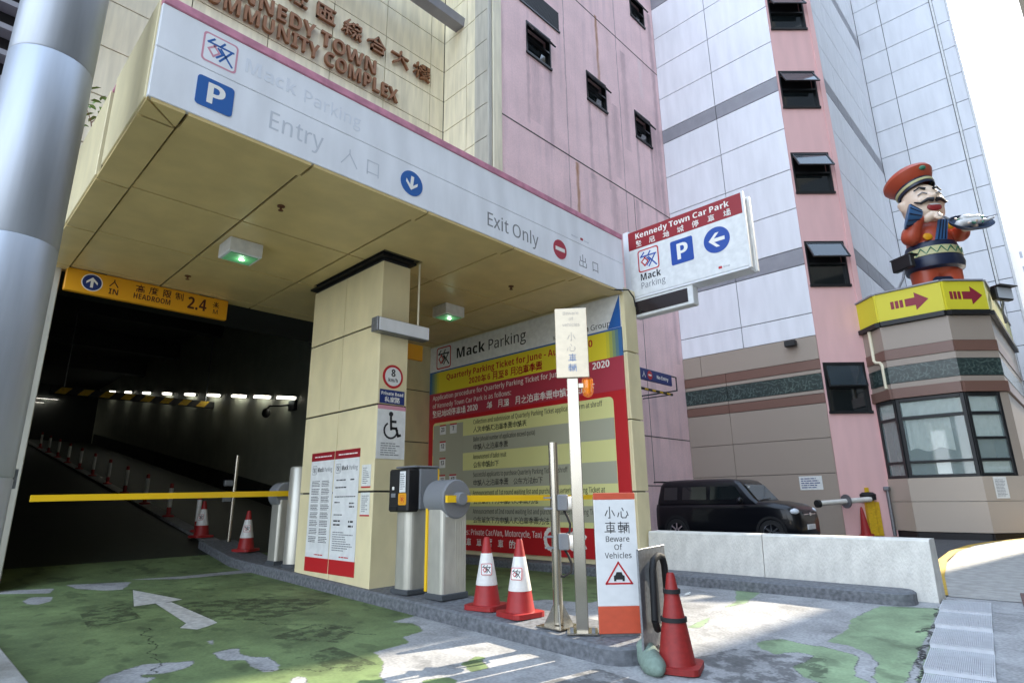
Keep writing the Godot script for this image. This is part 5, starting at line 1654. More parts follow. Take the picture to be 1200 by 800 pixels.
func build_island_things() -> void:
	# ticket machine on the entry side
	var t := thing("ticket_machine", "silver ticket machine with black head in front of the pillar", "ticket machine", spot(4.36, island(-6.2), -6.02))
	part("plinth", t, mats.plinth_grey, 0.05, 0.45, 0, 0.06, -0.36, -0.02, 0.01)
	var st := start()
	prism(st, round_rect(0.06, 0.44, -0.35, -0.03, 0.1, 6), -0.99, -0.05, Vector3.ZERO, Vector3(1, 0, 0), Vector3(0, 0, 1))
	obj("post", st, mats.housing_silver, t)
	part("rear_case", t, mats.housing_grey, 0.18, 0.47, 0.96, 1.46, -0.4, 0.0, 0.015)
	part("cap", t, mats.housing_grey, 0.1, 0.48, 1.465, 1.49, -0.41, 0.01, 0.01)
	part("yellow_edge", t, mats.arm_yellow, 0.472, 0.495, 0.98, 1.45, -0.38, -0.01, 0.005)
	part("head", t, mats.black, 0.0, 0.18, 0.94, 1.45, -0.4, 0.0, 0.02)
	var f := Node3D.new()
	f.name = "front_panel"
	t.add_child(f)
	f.transform = facing(Vector3(-0.002, 0, -0.4), Vector3(0, 0, 1))
	part("instructions", f, mats.sign_white, 0.24, 0.36, 1.17, 1.42, 0, 0.004)
	print_lines("print", f, mats.ink_grey, 0.25, 0.35, 1.2, 1.4, 8, 0.004)
	shape("sticker", f, mats.amber_sign, round_rect(0.22, 0.38, 1.02, 1.16, 0.02), 0, 0.004)
	emblem(f, 0.3, 1.09, 0.09, 0.004, mats.sign_red, mats.sign_red, mats.amber_sign)
	part("slot", f, mats.dark_gap, 0.05, 0.2, 0.96, 1.0, 0, 0.008)
	part("button", f, mats.ink_white, 0.09, 0.13, 1.2, 1.24, 0, 0.01, 0.004)
	part("reader", f, mats.housing_grey, 0.07, 0.16, 1.11, 1.16, 0, 0.008, 0.003)
	# exit barrier
	var g := thing("exit_barrier", "exit barrier with a round grey head and yellow arm held out over the lane", "barrier", spot(4.68, island(-5.65), -5.65))
	part("plinth", g, mats.plinth_grey, -0.2, 0.2, 0, 0.07, -0.16, 0.16, 0.01)
	st = start()
	prism(st, round_rect(-0.19, 0.19, -0.15, 0.15, 0.05, 4), -1.02, -0.06, Vector3.ZERO, Vector3(1, 0, 0), Vector3(0, 0, 1))
	obj("post", st, mats.housing_silver, g)
	part("yellow_edge", g, mats.arm_yellow, -0.2, -0.16, 0.08, 1.0, -0.165, -0.13, 0.004)
	for i in 5:
		part("rib", g, mats.housing_silver, 0.19, 0.196, 0.08, 1.0, -0.1 + 0.045 * i, -0.08 + 0.045 * i)
		part("rib", g, mats.housing_silver, 0.0 + 0.035 * i, 0.016 + 0.035 * i, 0.08, 1.0, 0.15, 0.156)
	var lie := Transform3D(Basis(Vector3.RIGHT, PI / 2), Vector3(0, 1.1, 0))
	turned("head", g, mats.housing_grey, [[0.0, -0.2], [0.21, -0.2], [0.225, -0.18], [0.225, 0.16], [0.21, 0.18], [0.0, 0.18]], 40, lie)
	turned("hub", g, mats.housing_grey, [[0.075, 0.17], [0.075, 0.27], [0.065, 0.28], [0.0, 0.28]], 24, lie)
	part("label", g, mats.sign_white, -0.15, -0.09, 0.9, 0.97, 0.15, 0.154)
	st = start()
	prism(st, PackedVector2Array([Vector2(-0.2, 1.06), Vector2(3.25, 1.075), Vector2(3.25, 1.135), Vector2(-0.2, 1.14)]), 0.2, 0.24)
	obj("arm", st, mats.arm_yellow, g)
	# entry barrier, seen from its narrow side, with the machine behind the pillar
	g = thing("entry_barrier", "entry barrier with its yellow arm lowered across the dark ramp mouth", "barrier", spot(4.6, island(-9.85), -9.8))
	part("plinth", g, mats.plinth_grey, -0.15, 0.15, 0, 0.06, -0.15, 0.15)
	st = start()
	prism(st, round_rect(-0.14, 0.14, -0.15, 0.15, 0.05, 4), -1.0, -0.05, Vector3.ZERO, Vector3(1, 0, 0), Vector3(0, 0, 1))
	obj("post", st, mats.housing_silver, g)
	lie.origin.y = 1.08
	turned("head", g, mats.housing_grey, [[0.0, -0.17], [0.19, -0.17], [0.205, -0.15], [0.205, 0.12], [0.19, 0.14], [0.0, 0.14]], 40, lie)
	st = start()
	prism(st, PackedVector2Array([Vector2(0.0, 1.06), Vector2(0.0, 1.145), Vector2(-3.36, 1.09), Vector2(-3.36, 1.01)]), 0.15, 0.19)
	obj("arm", st, mats.arm_yellow, g)
	t = thing("tall_post", "tall rounded silver post between the entry barrier and the pillar", "post", spot(4.62, island(-9.35), -9.3))
	turned("post", t, mats.housing_silver, [[0.175, 0.0], [0.17, 0.05], [0.17, 1.5], [0.15, 1.53], [0.0, 1.53]], 28)
	turned("foot", t, mats.plinth_grey, [[0.19, 0.0], [0.19, 0.05], [0.17, 0.055]], 28)
	# cones
	cone("traffic_cone", "red cone with a white sleeve nearest the exit barrier", spot(4.63, island(-4.92), -4.92, 14), "sleeved cones on the island", 0.72, mats.cone_red, true)
	cone("traffic_cone", "red cone with a white sleeve nearest the steel pole", spot(4.62, island(-4.42), -4.42, -8), "sleeved cones on the island", 0.73, mats.cone_red, true)
	# steel pole with two sensors
	var p := thing("sensor_pole", "steel pole with two grey sensors and hooked cables", "pole", spot(4.55, island(-3.86), -3.86))
	pipe("pole", p, mats.steel, [Vector3(0, 0.02, 0), Vector3(-0.01, 1.68, 0.0)], 0.045, 18)
	part("base_plate", p, mats.steel, -0.15, 0.15, 0.0, 0.012, -0.15, 0.15)
	for a in 4:
		st = start()
		prism(st, PackedVector2Array([Vector2(0.04, 0.012), Vector2(0.14, 0.012), Vector2(0.04, 0.2)]), -0.005, 0.005, Vector3.ZERO, Vector3(cos(PI / 2 * a + 0.78), 0, sin(PI / 2 * a + 0.78)))
		obj("gusset", st, mats.steel, p)
	for k in 2:
		var y := 1.1 - 0.36 * k
		var sn := Node3D.new()
		sn.name = "sensor"
		p.add_child(sn, true)
		sn.position = Vector3(-0.03, y, 0.0)
		sn.basis = Basis(UP, deg_to_rad(-45))
		part("housing", sn, mats.housing_grey, 0.04, 0.14, -0.07, 0.08, -0.06, 0.06, 0.01)
		turned("eye", sn, mats.sign_white, [[0.06, 0.0], [0.06, 0.08], [0.045, 0.1], [0.0, 0.1]], 20, Transform3D(Basis(Vector3.BACK, -PI / 2), Vector3(0.14, 0, 0)))
		pipe("cable", sn, mats.rubber, [Vector3(0.1, -0.07, 0), Vector3(0.13, -0.12, 0.0), Vector3(0.16, -0.2, 0.0), Vector3(0.15, -0.27, 0), Vector3(0.08, -0.31, 0), Vector3(0.0, -0.28, 0)], 0.012, 8)
		for yy: float in [-0.05, 0.05]:
			part("strap", sn, mats.galvanised, -0.09, 0.06, yy - 0.008, yy + 0.008, -0.055, 0.02)
	# square post with the blank plate and the amber beacon
	p = thing("beacon_post", "square steel post with a warning plate coloured pale for its glare and amber beacon", "sign post", Transform3D(facing(Vector3(4.54, island(-3.57), -3.57), Vector3(0.62, 0, 0.78))))
	part("post", p, mats.steel, -0.06, 0.05, 0.0, 2.3, -0.06, 0.06, 0.006)
	part("base_plate", p, mats.steel, -0.14, 0.13, 0.0, 0.012, -0.13, 0.13)
	for x: float in [-0.1, 0.09]:
		part("bolt", p, mats.galvanised, x - 0.015, x + 0.015, 0.012, 0.05, 0.06, 0.09)
	part("plate", p, mats.plate_glare, -0.16, 0.16, 2.29, 3.0, 0.061, 0.09, 0.005)
	type("lettering", p, mats.faded_tan, "Beware", 0.0, 2.93, 0.035, 0.09, "plain", true)
	type("lettering", p, mats.faded_tan, "of", 0.0, 2.87, 0.035, 0.09, "plain", true)
	type("lettering", p, mats.faded_tan, "vehicles", 0.0, 2.81, 0.035, 0.09, "plain", true)
	for k in 2:
		brush("characters", p, mats.faded_tan, "小心"[k], -0.05, 2.66 - 0.11 * k, 0.09, 0.1, 0.07, 0.09)
		brush("characters", p, mats.faded_blue, "車輛"[k], -0.04, 2.45 - 0.1 * k, 0.08, 0.1, 0.1, 0.09)
	part("arm", p, mats.steel, 0.05, 0.1, 2.2, 2.24, -0.03, 0.03)
	turned("beacon", p, mats.amber, [[0.05, 2.29], [0.055, 2.27], [0.055, 2.16], [0.04, 2.12], [0.0, 2.1]], 20, Transform3D(Basis(), Vector3(0.14, 0, 0.0)))
	turned("beacon_core", p, mats.amber_core, [[0.03, 2.28], [0.035, 2.2], [0.02, 2.15], [0.0, 2.14]], 12, Transform3D(Basis(), Vector3(0.14, 0, 0.0)))
	# warning panel
	p = thing("warning_panel", "white warning panel with orange foot and a car in a red triangle", "sign", facing(Vector3(4.5, island(-3.4) - 0.01, -3.36), Vector3(0.72, 0, 0.69)))
	part("box", p, mats.galvanised, 0.02, 0.36, 0.0, 1.18, -0.16, -0.02)
	part("panel", p, mats.sign_white, 0.0, 0.38, 0.25, 1.15, -0.02, 0.0, 0.004)
	part("orange_head", p, mats.sign_orange_red, 0.0, 0.38, 1.15, 1.21, -0.02, 0.001, 0.004)
	part("orange_foot", p, mats.sign_orange_red, 0.0, 0.38, 0.03, 0.25, -0.02, 0.001, 0.004)
	brush("characters", p, mats.ink, "小心", 0.085, 0.985, 0.105, 0.125, 0.075, 0.0)
	brush("characters", p, mats.ink, "車輛", 0.085, 0.855, 0.105, 0.125, 0.065, 0.0)
	type("lettering", p, mats.ink, "Beware", 0.2, 0.785, 0.047, 0.0, "plain", true)
	type("lettering", p, mats.ink, "Of", 0.2, 0.715, 0.047, 0.0, "plain", true)
	type("lettering", p, mats.ink, "Vehicles", 0.2, 0.645, 0.047, 0.0, "plain", true)
	st = start()
	for e: Array in [[0.08, 0.435, 0.31, 0.435], [0.31, 0.435, 0.195, 0.61], [0.195, 0.61, 0.08, 0.435]]:
		ink(st, Vector2(e[0], e[1]), Vector2(e[2], e[3]), 0.014, 0.0, 0.003)
	obj("triangle", st, mats.sign_red, p)
	shape("car_symbol", p, mats.ink, PackedVector2Array([Vector2(0.15, 0.455), Vector2(0.17, 0.455), Vector2(0.17, 0.468), Vector2(0.225, 0.468), Vector2(0.225, 0.455), Vector2(0.245, 0.455), Vector2(0.245, 0.5), Vector2(0.23, 0.505), Vector2(0.22, 0.53), Vector2(0.175, 0.53), Vector2(0.165, 0.505), Vector2(0.15, 0.5)]), 0.0, 0.003)
	# the plain red cone at the nose of the island, with a grey board strapped to it and a sandbag at its foot
	var y0 := level(4.6, -2.72)
	var c := cone("red_cone", "plain worn red cone at the island's nose with a board strapped to it", spot(4.62, y0, -2.70, 20), "", 0.72, mats.cone_red_worn, false)
	for e: Array in [[0.36, 0.093], [0.57, 0.058]]:
		turned("strap", c, mats.rubber, [[e[1], e[0] - 0.012], [e[1] + 0.012, e[0] - 0.01], [e[1] + 0.012, e[0] + 0.022], [e[1] - 0.004, e[0] + 0.022]], 24)
	var b := thing("grey_board", "grey metal board with a black loop handle strapped to the plain red cone", "board", Transform3D(facing(Vector3(4.44, y0 + 0.1, -2.88), Vector3(0.985, 0, -0.17))))
	part("board", b, mats.galvanised, 0.0, 0.6, 0.02, 0.8, -0.02, 0.0, 0.003)
	st = start()
	tube(st, [Vector3(0.14, 0.24, 0.05), Vector3(0.16, 0.62, 0.05), Vector3(0.2, 0.7, 0.05), Vector3(0.3, 0.73, 0.05), Vector3(0.4, 0.71, 0.05), Vector3(0.44, 0.64, 0.05), Vector3(0.46, 0.24, 0.05), Vector3(0.41, 0.17, 0.05), Vector3(0.18, 0.17, 0.05), Vector3(0.14, 0.24, 0.05)], 0.03, 10)
	obj("handle", st, mats.rubber, b)
	st = start()
	blob(st, [[Vector3(-0.13, 0.07, 0.02), Vector3(0.14, 0.1, -0.02), 0.07, 0.09], [Vector3(-0.2, 0.05, 0.05), Vector3(-0.1, 0.06, 0.02), 0.035, 0.06], [Vector3(0.1, 0.15, -0.04), Vector3(0.2, 0.17, -0.02), 0.05, 0.03]], [[Vector3(0.02, 0.05, 0.03), Vector3(0.19, 0.06, 0.1)]], 0.016, 0.05)
	var bag := obj("sandbag", st, mats.bag_green, self)
	bag.transform = spot(4.48, level(4.4, -2.9) - 0.01, -2.86, 35)
	tag(bag, "pale green sandbag lying against the foot of the plain red cone", "sandbag")
	# a scrap of paper and a dry leaf on the exit lane
	st = start()
	for k in 4:
		var a := Vector3(0.03 * k, 0.005 + 0.012 * (k % 2), 0)
		tri(st, a, a + Vector3(0.05, 0.015, 0.02), a + Vector3(0.01, 0.008, 0.06))
	var scrap := obj("paper_scrap", st, mats.paper, self)
	scrap.position = Vector3(7.2, level(7.2, -4.05) + 0.002, -4.05)
	tag(scrap, "small crumpled white paper scrap near the wall kerb", "litter")

# ---------------------------------------------------------------- further up the ramp
func build_ramp_things() -> void:
	cone("traffic_cone", "sleeved cone in the shade just beyond the entry barrier post", spot(4.75, island(-11.5), -11.5, 30), "sleeved cones on the ramp", 0.72, mats.cone_red, true)
	cone("traffic_cone", "sleeved cone in the shade beside the thin ramp pole", spot(4.6, level(4.6, -13.4) + 0.05, -13.4, 10), "sleeved cones on the ramp", 0.72, mats.cone_red, true)
	var p := thing("ramp_pole", "thin steel sensor pole standing by the cones in the ramp mouth", "pole", spot(4.78, island(-12.4), -12.4))
	pipe("pole", p, mats.steel, [Vector3(0, 0, 0), Vector3(0, 1.65, 0)], 0.04, 12)
	part("sensor", p, mats.housing_grey, -0.2, -0.04, 0.75, 0.86, -0.05, 0.05, 0.01)
	part("sensor", p, mats.housing_grey, -0.2, -0.04, 1.05, 1.16, -0.05, 0.05, 0.01)
	var st := start()   # the low divider the bollards stand on
	for i in 14:
		var z0 := -12.8 - 2.1 * i
		var z1 := z0 - 2.1
		for e: Array in [[4.55, 4.85]]:
			face(st, Vector3(4.7, -9, z0), Vector3(e[0], level(e[0], z0) + 0.06, z0), Vector3(e[1], level(e[1], z0) + 0.06, z0), Vector3(e[1], level(e[1], z1) + 0.06, z1), Vector3(e[0], level(e[0], z1) + 0.06, z1))
			face(st, Vector3(9, level(5, z0), z0), Vector3(e[0], level(e[0], z0) - 0.05, z0), Vector3(e[0], level(e[0], z0) + 0.06, z0), Vector3(e[0], level(e[0], z1) + 0.06, z1), Vector3(e[0], level(e[0], z1) - 0.05, z1))
	struct("lane_divider", st, mats.concrete)
	var first: Node3D = null
	var words := ["nearest", "second", "third", "fourth", "fifth", "sixth", "seventh", "eighth", "ninth", "tenth", "farthest"]
	for i in 11:
		var z := -14.0 - 1.95 * i - 0.03 * i * i
		var label: String = "red and white lane bollard on the dark ramp, %s of the line" % words[i]
		var at := spot(4.7, level(4.7, z) + 0.05, z)
		if first == null:
			first = thing("lane_bollard", label, "bollard", at, "lane bollards up the ramp")
			turned("foot", first, mats.cone_red, [[0.13, 0.0], [0.12, 0.04], [0.05, 0.06]], 16)
			turned("post", first, mats.cone_red, [[0.045, 0.05], [0.045, 0.2], [0.04, 0.76], [0.0, 0.78]], 16)
			turned("sleeve", first, mats.sleeve_white, [[0.048, 0.22], [0.048, 0.66]], 16)
		else:
			copy_of(first, label, at)
	var cam := thing("security_camera", "black security camera bracketed to the ramp wall under the battens", "camera", spot(8.2, 4.0, -17.6))
	st = start()
	ball(st, Vector3(-0.42, -0.1, -0.7), Vector3(0.13, 0.16, 0.13), 14)
	obj("dome", st, mats.black, cam)
	pipe("arm", cam, mats.black, [Vector3(0, 0.1, 0.2), Vector3(-0.3, 0.05, 0.0), Vector3(-0.4, 0.1, -0.5), Vector3(-0.42, 0.02, -0.7)], 0.03, 8)
	part("bracket", cam, mats.black, -0.1, 0.0, -0.1, 0.2, 0.1, 0.5)

# ---------------------------------------------------------------- the hanging sign over the exit
func build_hanging_sign() -> void:
	var s := thing("car_park_sign", "red and white car park sign box jutting from the canopy corner", "sign", facing(Vector3(8.6, 0, -5.36), Vector3(0, 0, 1)))
	part("case", s, mats.sign_white, 0.0, 2.1, 4.6, 5.85, -0.28, -0.012, 0.01)
	part("face", s, mats.sign_white, 0.0, 2.1, 4.62, 5.5, -0.012, 0.0)
	part("red_band", s, mats.maroon, 0.0, 2.1, 5.5, 5.85, -0.012, 0.001)
	part("end_trim", s, mats.sign_white, 2.1, 2.14, 4.58, 5.87, -0.05, 0.0, 0.005)
	part("end_trim", s, mats.sign_white, 2.1, 2.14, 4.58, 5.87, -0.3, -0.24, 0.005)
	part("bottom_trim", s, mats.fascia_white, 0.0, 2.1, 4.57, 4.6, -0.29, 0.01, 0.004)
	part("bracket", s, mats.fascia_white, -0.12, 0.0, 4.5, 5.9, -0.25, -0.02)
	fit(type("lettering", s, mats.ink_white, "Kennedy Town Car Park", 0.14, 5.69, 0.1, 0.001, "bold"), 1.75)
	brush("characters", s, mats.ink_white, "堅尼地城停車場", 0.15, 5.535, 0.115, 0.275, 0.11, 0.001)
	emblem(s, 0.38, 5.24, 0.42, 0.0, mats.sign_red, mats.blue_deep, mats.sign_white)
	fit(type("lettering", s, mats.ink, "Mack", 0.19, 4.88, 0.12, 0.0, "bold"), 0.4)
	fit(type("lettering", s, mats.ink_grey, "Parking", 0.19, 4.73, 0.11, 0.0), 0.47)
	shape("parking_sign", s, mats.blue_deep, round_rect(0.82, 1.23, 4.98, 5.41, 0.03), 0.0, 0.005)
	type("parking_letter", s, mats.ink_white, "P", 1.03, 5.05, 0.28, 0.005, "bold", true, 1.1)
	shape("arrow_disc", s, mats.blue_deep, disc_points(0.22, 40, 1.64, 5.19), 0.0, 0.005)
	shape("arrow", s, mats.ink_white, moved(arrow_points(0.17), 1.64, 5.19, -PI / 2), 0.005, 0.008)
	shape("small_mark", s, mats.sign_red, round_rect(1.62, 1.68, 4.69, 4.73, 0.01), 0.0, 0.003)
	type("lettering", s, mats.ink_grey, "Group", 1.7, 4.695, 0.028, 0.0)
	var d := thing("message_display", "dark dot message display hung under the car park sign", "display", facing(Vector3(8.6, 4.24, -5.36), Vector3(0, 0, 1)))
	part("case", d, mats.sign_white, 0.0, 1.14, 0.0, 0.335, -0.2, -0.01, 0.012)
	part("screen", d, mats.led_black, 0.04, 1.05, 0.05, 0.285, -0.01, 0.0)
	# the small blue no entry sign further back, on its bracket, and a striped rail under it
	var n := thing("no_entry_sign", "small blue no entry sign on a bracket by the pink wall", "sign", Transform3D(Basis(), Vector3(15.3, 4.7, -9.5)))
	part("board", n, mats.navy, 0.0, 2.0, 0.0, 0.36, -0.08, 0.0, 0.01)
	shape("disc", n, mats.sign_red, disc_points(0.14, 28, 0.65, 0.18), 0.0, 0.005)
	shape("bar", n, mats.ink_white, round_rect(0.56, 0.74, 0.155, 0.205, 0.004), 0.005, 0.008)
	brush("characters", n, mats.ink_white, "入", 0.2, 0.08, 0.2, 0.2, 0.12)
	fit(type("lettering", n, mats.ink_white, "No Entry", 1.05, 0.12, 0.11, 0.0, "bold"), 0.7)
	pipe("bracket", n, mats.black, [Vector3(1.6, -0.25, -1.07), Vector3(1.6, -0.25, -0.04), Vector3(2.35, -0.1, -0.04), Vector3(2.35, 0.34, -0.04), Vector3(1.9, 0.34, -0.04)], 0.025, 6)
	pipe("bracket", n, mats.black, [Vector3(0.6, 0.3, -1.07), Vector3(0.6, 0.3, -0.08)], 0.025, 6)
	var r := thing("striped_rail", "black and yellow striped rail under the small blue sign", "rail", Transform3D(Basis(), Vector3(15.4, 4.38, -9.5)))
	part("rail", r, mats.black, 0.0, 1.9, 0.0, 0.07, -0.05, 0.0)
	for k in 4:
		part("stripe", r, mats.yellow_worn, 0.2 + 0.44 * k, 0.4 + 0.44 * k, 0.005, 0.065, 0.0, 0.003)
	for x: float in [0.1, 1.8]:
		pipe("strut", r, mats.black, [Vector3(x, 0.03, -1.07), Vector3(x, 0.03, -0.05)], 0.02, 6)
	var sl := thing("round_wall_lamp", "small grey round lamp low on the pink wall beside the notice wall", "lamp", spot(15.9, 2.3, -10.57))
	turned("bowl", sl, mats.housing_grey, [[0.16, 0.0], [0.16, 0.08], [0.1, 0.16], [0.0, 0.18]], 20, Transform3D(Basis(Vector3.RIGHT, PI / 2), Vector3.ZERO))

# ---------------------------------------------------------------- the parked car
func ring(z0: float, z1: float, half: float, y: float, r: float) -> Array:
	var out := []
	for p in round_rect(-half, half, z0, z1, r, 4):
		out.append(Vector3(p.x, y, p.y))
	return out

func skin(st: SurfaceTool, rings: Array, smooth := true) -> void:
	st.set_smooth_group(0 if smooth else -1)
	for i in rings.size() - 1:
		var n: int = rings[i].size()
		for j in n:
			var k := (j + 1) % n
			tri(st, rings[i][j], rings[i + 1][k], rings[i][k])
			tri(st, rings[i][j], rings[i + 1][j], rings[i + 1][k])
	var mid := Vector3.ZERO
	for p: Vector3 in rings[-1]:
		mid += p / rings[-1].size()
	for j: int in rings[-1].size():
		tri(st, rings[-1][j], mid, rings[-1][(j + 1) % rings[-1].size()])

func build_car() -> void:
	var c := thing("parked_car", "dark navy boxy hatchback parked behind the white concrete barrier", "car", spot(15.85, 0.02, -7.21))
	# lower body: cross sections from tail to nose
	var st := start()
	var secs := []
	for s: Array in [[-1.91, 0.70, 0.95], [-1.87, 0.80, 1.0], [-1.7, 0.84, 1.02], [-0.6, 0.845, 1.02], [0.7, 0.845, 1.03], [1.0, 0.84, 1.05], [1.35, 0.83, 1.02], [1.65, 0.79, 0.96], [1.8, 0.73, 0.88], [1.88, 0.66, 0.78], [1.91, 0.6, 0.68]]:
		var w: float = s[1]
		var y: float = s[2]
		var sec := []
		for p: Vector2 in [Vector2(0.86, 0.2), Vector2(0.97, 0.27), Vector2(1.0, 0.45), Vector2(1.0, 0.7), Vector2(0.985, 0.86), Vector2(0.93, 0.97), Vector2(0.8, 1.0), Vector2(0.4, 1.02)]:
			sec.append(Vector3(w * p.x, 0.2 + (y - 0.2) * (p.y - 0.2) / 0.8, s[0]))
		for k in range(sec.size() - 1, -1, -1):
			sec.append(sec[k] * Vector3(-1, 1, 1))
		secs.append(sec)
	skin(st, secs)
	obj("body", st, mats.car_paint, c)
	st = start()
	skin(st, [ring(-1.86, 1.05, 0.80, 0.99, 0.12), ring(-1.84, 0.9, 0.785, 1.12, 0.13), ring(-1.78, 0.62, 0.72, 1.46, 0.14), ring(-1.72, 0.52, 0.685, 1.56, 0.16), ring(-1.6, 0.38, 0.62, 1.61, 0.2), ring(-1.2, 0.0, 0.4, 1.635, 0.2)])
	obj("cabin", st, mats.car_paint, c)
	st = start()
	prism(st, PackedVector2Array([Vector2(-0.64, 1.57), Vector2(0.64, 1.57), Vector2(0.6, 1.61), Vector2(-0.6, 1.61)]), 0.0, 0.3, Vector3(0, 0, -2.0))
	obj("roof_spoiler", st, mats.car_paint, c)
	# glass laid on the cabin's sloping sides
	for side: float in [-1.0, 1.0]:
		for g: Array in [[-1.62, -1.2], [-1.06, -0.36], [-0.26, 0.55]]:
			var at := func(z: float, y: float) -> Vector3:
				return Vector3(side * (lerpf(0.785, 0.72, (y - 1.12) / 0.34) + 0.004), y, z)
			st = start()
			var top: float = g[1] if g[1] < 0.5 else 0.42
			var q := [at.call(g[0], 1.1), at.call(g[1] if g[1] < 0.5 else 0.66, 1.1), at.call(top, 1.43), at.call(g[0] + 0.02, 1.43)]
			face(st, Vector3(0, 1.2, 0), q[0], q[1], q[2], q[3])
			obj("side_window", st, mats.glass_dark, c)
		var mir := start()
		ball(mir, Vector3(side * 0.95, 1.07, 0.62), Vector3(0.11, 0.085, 0.07), 12)
		obj("mirror", mir, mats.car_paint, c)
		var lamp := start()
		blob(lamp, [], [[Vector3(side * 0.6, 0.8, 1.76), Vector3(0.16, 0.085, 0.12)]], 0.03, 0.02)
		obj("headlight", lamp, mats.lens, c)
		var fog := start()
		ball(fog, Vector3(side * 0.55, 0.42, 1.84), Vector3(0.06, 0.05, 0.05), 10)
		obj("fog_light", fog, mats.lens, c)
		for z: float in [-1.25, 1.27]:
			var wheel := Node3D.new()
			wheel.name = "wheel"
			c.add_child(wheel, true)
			wheel.transform = Transform3D(Basis(Vector3.BACK, PI / 2 * -side), Vector3(side * 0.74, 0.31, z))
			turned("tyre", wheel, mats.rubber, [[0.2, -0.1], [0.29, -0.1], [0.31, -0.07], [0.31, 0.08], [0.29, 0.11], [0.2, 0.112]], 28)
			turned("rim", wheel, mats.chrome, [[0.2, 0.112], [0.19, 0.1], [0.18, 0.04], [0.0, 0.05]], 28)
			for a in 7:
				var sp := start()
				box(sp, Vector3(0.03, 0.05, -0.018), Vector3(0.19, 0.105, 0.018))
				var o := obj("spoke", sp, mats.chrome, wheel)
				o.rotation.y = TAU * a / 7.0
			turned("wheel_arch", c, mats.dark_gap, [[0.31, 0.0], [0.37, 0.0], [0.37, 0.012], [0.31, 0.012]], 28, Transform3D(Basis(Vector3.BACK, PI / 2 * -side), Vector3(side * 0.838, 0.33, z)))
	st = start()
	face(st, Vector3(0, 1.2, 0), Vector3(-0.66, 1.08, 0.955), Vector3(0.66, 1.08, 0.955), Vector3(0.6, 1.47, 0.63), Vector3(-0.6, 1.47, 0.63))
	obj("windscreen", st, mats.glass_sash, c)
	part("permit", c, mats.paper, -0.58, -0.48, 1.38, 1.44, 0.70, 0.71)
	pipe("wiper", c, mats.rubber, [Vector3(-0.55, 1.08, 0.98), Vector3(0.1, 1.11, 0.97)], 0.012, 6)
	part("grille", c, mats.black, -0.42, 0.42, 0.66, 0.8, 1.8, 1.9, 0.02)
	part("grille_bar", c, mats.chrome, -0.4, 0.4, 0.72, 0.745, 1.9, 1.915, 0.005)
	part("badge", c, mats.chrome, -0.06, 0.06, 0.69, 0.77, 1.915, 1.93, 0.01)
	part("number_plate", c, mats.sign_white, -0.26, 0.26, 0.38, 0.5, 1.9, 1.93, 0.005)
	part("bumper_intake", c, mats.black, -0.45, 0.45, 0.25, 0.35, 1.86, 1.905, 0.01)

# ---------------------------------------------------------------- the yard and the concrete barrier
func build_yard_things() -> void:
	var b := thing("concrete_barrier", "white painted concrete barrier beside the exit lane", "barrier")
	var prof := PackedVector2Array([Vector2(8.36, -0.1), Vector2(8.78, -0.1), Vector2(8.72, 0.69), Vector2(8.44, 0.69), Vector2(8.42, 0.67)])
	for e: Array in [[-5.25, -3.48], [-3.47, -1.56]]:
		var st := start()
		prism(st, prof, e[0], e[1], Vector3.ZERO, Vector3.RIGHT, UP)
		obj("block", st, mats.barrier_white, b)
	var y := thing("yellow_post", "yellow steel post with a black cap holding a horizontal rail", "post", spot(20.75, 0, -5.2, -45))
	part("post", y, mats.yellow_worn, -0.12, 0.12, 0.0, 1.05, -0.1, 0.1, 0.015)
	part("web", y, mats.yellow_worn, 0.121, 0.3, 0.0, 0.98, -0.04, 0.04, 0.01)
	part("tongue", y, mats.yellow_worn, -0.06, 0.06, 1.05, 1.4, -0.03, 0.03, 0.01)
	turned("cap", y, mats.rubber, [[0.15, 1.02], [0.22, 1.04], [0.23, 1.2], [0.15, 1.26], [0.0, 1.27]], 20)
	var rail := thing("steel_rail", "pale horizontal steel rail from the yellow post towards the car", "rail", Transform3D(Basis(), Vector3(20.6, 1.06, -5.1)))
	pipe("tube", rail, mats.barrier_white, [Vector3.ZERO, Vector3(-1.55, -0.1, -0.95)], 0.075, 14)
	turned("end_cap", rail, mats.rubber, [[0.0, -0.06], [0.11, -0.05], [0.11, 0.05], [0.0, 0.06]], 14, Transform3D(Basis(Vector3(0.52, 0, -0.85).normalized(), PI / 2), Vector3(-1.6, -0.105, -0.98)))
	turned("flange", rail, mats.galvanised, [[0.0, -0.02], [0.2, -0.02], [0.2, 0.02], [0.0, 0.02]], 16, Transform3D(Basis(Vector3(0.52, 0, -0.85).normalized(), PI / 2), Vector3(-0.75, -0.05, -0.46)))
	var c := cone("narrow_cone", "slim plain red cone leaning at the pink tower strip", spot(20.38, 0.0, -5.3), "", 0.85, mats.cone_red, false)
	c.scale = Vector3(0.8, 1, 0.8)
	c.rotation.z = 0.12
	var p := thing("standpipe", "thin grey standpipe in the corner beside the kiosk", "pipe", spot(21.2, 0, -4.75))
	pipe("pipe", p, mats.galvanised, [Vector3.ZERO, Vector3(-0.02, 1.3, 0)], 0.05, 10)
	part("valve", p, mats.galvanised, -0.12, 0.1, 1.3, 1.42, -0.08, 0.08, 0.02)

